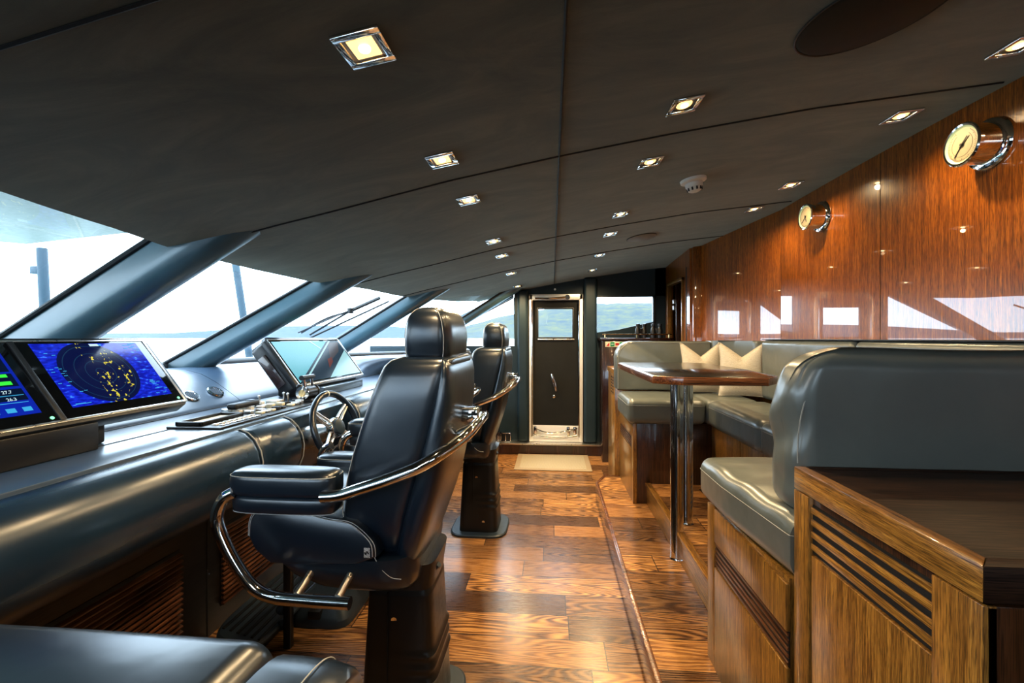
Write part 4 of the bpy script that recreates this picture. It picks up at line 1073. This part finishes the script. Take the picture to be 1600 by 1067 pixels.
bm = BM(); box(bm, .575, 1.36, 4.235, 4.70, 0, 1.07, .003); obj('carcass', bm, 'oak_z', fc)
bm = BM(); box(bm, .565, 1.36, 4.225, 4.705, 1.07, 1.115, .003); obj('worktop', bm, 'oak_y', fc)
for k in range(2):
    bm = BM(); box(bm, .5745, .576, 4.318+k*.10, 4.392+k*.10, .872, 1.042); vs_ = obj('vent_recess', bm, 'dark_seam', fc)
    bm = BM(); box(bm, .573, .5745, 4.316+k*.10, 4.394+k*.10, .870, .880)
    for i in range(6): box(bm, .573, .5745, 4.316+k*.10, 4.394+k*.10, .896+i*.028, .908+i*.028)
    obj('vent_slats', bm, 'oak_y', vs_)
rbb = thing('banquette', 'long leather bench along the foot of the glossy wooden wall', 'bench', (0, 0, .302))
bm = BM(); box(bm, 1.19, 1.69, 1.86, 3.50, 0, .465, .002); obj('carcass', bm, 'oak_z', rbb)
for y0, y1 in ((1.9, 2.42), (2.44, 2.96), (2.98, 3.48)):
    bm = BM(); box(bm, 1.178, 1.19, y0, y1, .02, .45, .002); obj('front_panel', bm, 'oak_z', rbb)
bm = BM(); 
for i in range(7): box(bm, 1.172, 1.18, 2.5, 2.9, .05+i*.03, .065+i*.03, .001)
obj('louvre_slats', bm, 'rubber', rbb)

# seat cushions and backrests: upholstered parts of the benches
def upart(name, bm, parent, angle=60, m='grey_leather'):
    bm.transform(Matrix.Translation((0, 0, -parent.location.z))); return obj(name, bm, m, parent, angle)
def seam(parent_obj, pts, z, r=.0016, sm=True):
    bm = BM(); tube(bm, pts, r, 5, sm); bm.transform(Matrix.Translation((0, 0, -z))); obj('seam', bm, 'stitch_grey', parent_obj)
def border_seam(c, box_, z, zz, r=.04, off=.0005, fn=None):
    x0, x1, y0, y1 = box_[:4]; P = []
    for (cx_, cy_, a0) in ((x1-r, y1-r, 0), (x0+r, y1-r, pi/2), (x0+r, y0+r, pi), (x1-r, y0+r, 1.5*pi)):
        for i in range(7): a = a0+pi/2*i/6; P.append(Vector((cx_+(r+off)*math.cos(a), cy_+(r+off)*math.sin(a), z)))
    P.append(P[0])
    if fn:
        Q = []
        for a, b in zip(P, P[1:]):
            m_ = max(1, int((b-a).length/.05)); Q += [a+(b-a)*k/m_ for k in range(m_)]
        P = [Vector(fn(p)) for p in Q+[P[-1]]]
    seam(c, P, zz, .0015, False)
def ncf(p):
    k = max(0, min(1, (1.62-p.y)/.40)); return (p.x+.034*k if p.x < 1 else p.x, max(p.y, 1.2335), p.z+.004*math.sin(p.y*31+p.x*9)*(p.z > .9))
B = (.580, 1.54, 1.15, 1.872, .775, .935); bm = BM(); rbox(bm, *B, .045, 14, (0, 0, .010), ncf); c = upart('seat_cushion', bm, nb); border_seam(c, B, .889, .15, .045, .0012, ncf)
B = (.562, 1.127, 3.43, 3.995, .762, .945); bm = BM(); rbox(bm, *B, .045, 10, (0, 0, .010)); c = upart('seat_cushion', bm, fb); border_seam(c, B, .90, .15, .045)
B = (1.132, 1.50, 3.43, 3.995, .762, .945); bm = BM(); rbox(bm, *B, .035, 8, (0, 0, .008)); c = upart('seat_cushion', bm, fb)
for B in ((1.125, 1.545, 2.60, 3.42, .762, .945), (1.125, 1.545, 1.88, 2.595, .762, .945)):
    bm = BM(); rbox(bm, *B, .045, 10, (0, 0, .010)); c = upart('seat_cushion', bm, rbb); border_seam(c, B, .90, .302, .045)
def nfn(p):
    z = p.z; k = max(0, (z-1.10)/.27)
    wr = .010*math.sin(z*34+p.y*20)*math.sin(z*11+1)*max(0, 1-abs(z-1.1)/.3) if p.x < .66 else 0
    y = p.y-(.045*k**2 if p.y > 1.3 else 0)+(.005*math.sin(z*26+p.x*3) if p.x < .70 and p.y > 1.26 else 0)
    t_ = max(0, min(1, (p.x-.626)/.40)); zz = max(0, min(.1215, z-1.245)); q_ = .125-math.sqrt(.125**2-zz**2)
    x = p.x+q_*(1-t_)**2*(1+2*t_)*.85+wr
    return (x, y, z-.004*math.sin(p.x*7)*(z > 1.3))
bm = BM(); rbox(bm, .626, 1.54, 1.236, 1.405, .932, 1.372, .058, 18, (0, 0, 0), nfn); bk_ = upart('backrest', bm, nb)
seam(bk_, [(.637, 1.243, 1.075), (.638, 1.2405, 1.15), (.650, 1.242, 1.22), (.676, 1.25, 1.28), (.704, 1.275, 1.325), (.748, 1.30, 1.352)], .15, .0018)
def rp(x0, x1, z0, z1, R, n=8):
    P = [(x1, z0), (x1, z1)]
    for i in range(n+1): a = pi/2+pi/2*i/n; P.append((x0+R+R*math.cos(a), z1-R+R*math.sin(a)))
    P.append((x0, z0)); return P
bm = BM(); prism(bm, rp(.56, 1.35, .95, 1.372, .14), 'y', 4.0, 4.2, .018); f_ = upart('backrest', bm, fb, 40)
seam(f_, [(x-.001, 3.9985, z) for x, z in rp(.574, 1.35, .96, 1.358, .13)[1:]], .15, .0022)
bm = BM(); pl = [(1.352, 4.18), (1.352, 4.0), (1.40, 3.95), (1.47, 3.80), (1.535, 3.64), (1.545, 3.60), (1.66, 3.60), (1.53, 4.14), (1.51, 4.19)]
prism(bm, pl, 'z', .95, 1.378, .015); upart('corner_backrest', bm, fb, 40)
for y0, y1 in ((2.50, 3.54), (1.41, 2.495)):
    bm = BM(); rbox(bm, 1.55, 1.69, y0, y1, .95, 1.385, .035, 6); upart('backrest', bm, rbb)
bm = BM(); box(bm, 1.56, 1.699, 1.41, 3.54, 1.386, 1.392, .001); upart('top_trim', bm, rbb, 38, 'dark_trim')

# pillows: pinched "karate chop" top
def pillow(loc, rz, tilt, label):
    t_ = thing('throw_pillow', label, 'pillow', loc, (tilt, 0, rz), group='beige throw pillows')
    b = bmesh.new(); N = 22; S = .205; F = []; Bk = []
    def pt(u, v, s):
        w = (1-u*u)**.55*(1-v*v)**.55 if abs(u) < 1 and abs(v) < 1 else 0
        chop = -.105*max(0, 1-abs(u)/.92)**1.1*max(0, v)**1.5
        x = u*S*.80*(1-.10*(1-v*v)); z = S*(v*(1-.05*(1-u*u))*(1 if v < 0 else 1))+chop
        y = s*(.062*w)*(1-.55*math.exp(-(u/.3)**2)*max(0, v))
        return (x, y, z+S)
    def sheet(s): return [[b.verts.new(pt(-1+2*i/N, -1+2*j/N, s)) for j in range(N+1)] for i in range(N+1)]
    for s in (-1, 1):
        g = sheet(s)
        for i in range(N):
            for j in range(N): b.faces.new((g[i][j], g[i+1][j], g[i+1][j+1], g[i][j+1]))
    bmesh.ops.remove_doubles(b, verts=b.verts, dist=1e-5)
    c = obj('cover', b, 'pillow', t_, 70)
    P = [pt(-1+2*i/20, 1, 0) for i in range(21)]; P += [pt(1, 1-2*i/20, 0) for i in range(1, 21)]; P += [pt(1-2*i/20, -1, 0) for i in range(1, 21)]; P += [pt(-1, -1+2*i/20, 0) for i in range(1, 21)]
    bm = BM(); tube(bm, P, .003, 5, False); obj('piping', bm, 'pillow', c)
pillow((1.225, 3.83, .952), 0.0, -.14, 'left beige patterned throw pillow leaning in the bench corner')
pillow((1.437, 3.58, .957), -.30, -.14, 'right beige patterned throw pillow leaning in the bench corner')

# table
tb = thing('dining_table', 'dark-topped angular wooden table on chrome poles between the benches', 'table', (0, 0, .15))
TP = [(.462, 3.243), (.468, 2.17), (.585, 2.09), (.95, 2.09), (1.04, 2.20), (1.07, 2.6), (1.06, 3.24), (.97, 3.33), (.505, 3.33)]
cxm = sum(p[0] for p in TP)/len(TP); cym = sum(p[1] for p in TP)/len(TP)
bm = BM(); prism(bm, TP, 'z', 1.038, 1.074, .003); obj('table_edge', bm, 'table_edge', tb, 20)
bm = BM(); prism(bm, [(cxm+(x-cxm)*.975, cym+(y-cym)*.987) for x, y in TP], 'z', 1.070, 1.0765, .001); obj('tabletop', bm, 'table_wood', tb)
bm = BM(); lathe(bm, [(0, .0), (.040, 0), (.038, .004), (.036, .01), (.036, 1.04), (0, 1.04)], Matrix.Translation((.708, 2.655, .002)), 36); obj('pole', bm, 'chrome', tb)
bm = BM(); lathe(bm, [(0, .0), (.038, 0), (.036, .004), (.034, .01), (.034, .885), (0, .885)], Matrix.Translation((.80, 2.78, .155)), 36); obj('pole', bm, 'chrome', tb)

# ------------------------------------------------------------------ outside world
def wiper(p0, p1, q0, q1, label):
    w = thing('windshield_wiper', label, 'wiper')
    bm = BM(); tube(bm, [p0, [(a+b)/2+c for a, b, c in zip(p0, p1, (0, 0, .03))], p1], .010, 6); tube(bm, [[a+b for a, b in zip(p0, (0, -.05, .0))], [a+b for a, b in zip(p1, (0, -.05, 0))]], .006, 6, False); obj('arm', bm, 'black_metal', w)
    bm = BM(); tube(bm, [q0, q1], .009, 6, False); obj('blade', bm, 'black_plastic', w)
    bm = BM(); lathe(bm, [(0, -.02), (.03, -.02), (.03, .03), (0, .035)], Matrix.Translation(p1), 12); obj('pivot', bm, 'black_metal', w)
wiper((-2.255, 3.925, 1.446), (-1.92, 4.207, 1.655), (-2.40, 4.18, 1.36), (-1.72, 4.70, 1.79), 'double-armed black wiper outside the pane behind the far monitor')
w0 = [o for o in COL.objects if o.name.startswith('windshield_wiper')][0]
bm = BM(); tube(bm, [(-1.92, 4.207, 1.66), (-1.70, 4.39, 1.80)], .018, 8, False); tube(bm, [(-1.92, 4.207, 1.66), (-2.28, 4.12, 1.43)], .010, 6, False); obj('linkage', bm, 'black_metal', w0)
wiper((-2.12, 4.85, 1.44), (-1.80, 5.1, 1.64), (-2.2, 4.95, 1.38), (-1.60, 5.4, 1.76), 'black wiper outside the farthest windshield pane')
bm = BM(); box(bm, -9, -2.72, -6, 9, .0, .3); fd = struct('foredeck', bm, 'gelcoat')
for (x0, y, z1, x1, rr, lab, fit) in ((-3.84, 3.2, 2.095, -3.94, .034, 'short blue-grey mast post seen through the nearest windshield pane', True), (-3.36, 5.0, 2.6, -3.72, .04, 'taller blue-grey mast post seen between the leather pillars', False)):
    m_ = thing('mast_post', lab, 'mast')
    bm = BM(); zt = z1
    tube(bm, [(x0+ (x0-x1)*.0, y, .3), (x1, y, zt)], rr, 12, False); obj('pole', bm, 'mast', m_)
    bm = BM(); box(bm, x1-.07 if fit else x1-.05, x1+.0, y-.03, y+.03, zt-.20, zt-.14, .006); obj('fitting', bm, 'mast', m_)
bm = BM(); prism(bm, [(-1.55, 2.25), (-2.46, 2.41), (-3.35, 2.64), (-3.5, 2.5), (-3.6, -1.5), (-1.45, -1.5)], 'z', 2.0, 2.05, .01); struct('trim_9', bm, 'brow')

t = NT('sea_water').set((.10, .16, .18), .12, spec=.6)
v = t.coord((1, 1, 1)); n1 = t.noise(v, .35, 6, .6, .3); t.bump(n1, .25, .6); M['sea'] = t.m
bm = BM(); addv(bm, [(-9000, -9000, -1.2), (9000, -9000, -1.2), (9000, 9000, -1.2), (-9000, 9000, -1.2)], [(0, 1, 2, 3)])
o = struct('sea', bm, 'sea')
def hillmat(name, c1, c2, c3):
    t = NT(name).set(c1, .95, spec=.1); v = t.coord((.01, .01, .02)); n = t.noise(v, 1.2, 7, .7)
    t.link(t.ramp(n, [(.35, c1), (.5, c2), (.68, c3)]), t.b.inputs['Base Color']); return t.m
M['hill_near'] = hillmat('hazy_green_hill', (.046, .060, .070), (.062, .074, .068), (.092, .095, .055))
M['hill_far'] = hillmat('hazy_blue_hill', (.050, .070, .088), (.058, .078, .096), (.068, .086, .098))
def ridge(name, label, mat, dist, az0, az1, heights, seed, grp=None):
    # azimuth measured from +y towards +x (degrees)
    bm = BM(); n = 160; rows_ = 8; g = []
    for i in range(n+1):
        f = i/n; az = math.radians(az0+(az1-az0)*f); h = interp(heights, az0+(az1-az0)*f)
        h *= 1+.10*noise.fractal(Vector((f*7+seed, seed, 0)), 1.1, 2., 5)
        row = []
        for j in range(rows_+1):
            q = j/rows_; d = dist*(1+.45*q); z = h*math.sin(q*pi/2)*(1+.03*noise.noise(Vector((f*12, q*4, seed))))-1.3
            if j == 0: z = -1.3
            row.append(bm.verts.new((d*math.sin(az), d*math.cos(az), z*(1+.45*q) if j else z)))
        g.append(row)
    for i in range(n):
        for j in range(rows_): bm.faces.new((g[i][j], g[i+1][j], g[i+1][j+1], g[i][j+1]))
    o = obj(name, bm, mat, None, 180); tag(o, label, 'hill', grp); return o
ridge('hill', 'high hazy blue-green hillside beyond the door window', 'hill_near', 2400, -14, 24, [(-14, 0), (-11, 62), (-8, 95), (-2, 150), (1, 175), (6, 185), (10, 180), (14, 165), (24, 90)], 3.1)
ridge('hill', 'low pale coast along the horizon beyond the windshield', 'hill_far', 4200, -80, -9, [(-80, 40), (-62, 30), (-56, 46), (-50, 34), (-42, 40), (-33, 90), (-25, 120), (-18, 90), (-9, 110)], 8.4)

# ------------------------------------------------------------------ world, lamps, camera
w = bpy.data.worlds.new('World'); SC.world = w; w.use_nodes = True; nt = w.node_tree
bg = nt.nodes['Background']; tc = nt.nodes.new('ShaderNodeTexCoord'); mp = nt.nodes.new('ShaderNodeMapping'); mp.inputs['Scale'].default_value = (1, 1, 3)
nz = nt.nodes.new('ShaderNodeTexNoise'); nz.inputs['Scale'].default_value = 2.2; nz.inputs['Detail'].default_value = 5
rp_ = nt.nodes.new('ShaderNodeValToRGB'); rp_.color_ramp.elements[0].position = .35; rp_.color_ramp.elements[0].color = (.56, .78, 1., 1); rp_.color_ramp.elements[1].position = .62; rp_.color_ramp.elements[1].color = (.74, .89, 1., 1)
nt.links.new(tc.outputs['Generated'], mp.inputs[0]); nt.links.new(mp.outputs[0], nz.inputs['Vector']); nt.links.new(nz.outputs[0], rp_.inputs[0]); nt.links.new(rp_.outputs[0], bg.inputs[0])
bg.inputs[1].default_value = 8.5

def area(name, loc, aim, size, e, color, sy=None):
    l = bpy.data.lights.new(name, 'AREA'); l.energy = e; l.color = color; l.size = size
    if sy: l.shape = 'RECTANGLE'; l.size_y = sy
    o = bpy.data.objects.new(name, l); COL.objects.link(o); o.location = loc
    o.rotation_euler = (Vector(aim)-Vector(loc)).to_track_quat('-Z', 'Y').to_euler(); return o
area('cabin_lamp', (-.4, -.9, 1.88), (-.3, .5, .0), .6, 7, (1, .90, .78), .4)  # added fill from behind the camera, no fixture hangs there

cam = bpy.data.cameras.new('Camera'); co = bpy.data.objects.new('Camera', cam); COL.objects.link(co)
cam.sensor_width = 36; cam.lens = 711/1600*36; cam.clip_end = 20000; cam.clip_start = .02
cam.shift_y = (528-533.5)/1600*-1*-1
co.location = (0, 0, 1.4); co.rotation_euler = (pi/2, 0, math.atan(62/711)); SC.camera = co
SC.view_settings.view_transform = 'Standard'; SC.view_settings.look = 'None'; SC.view_settings.exposure = .22; SC.view_settings.gamma = .88
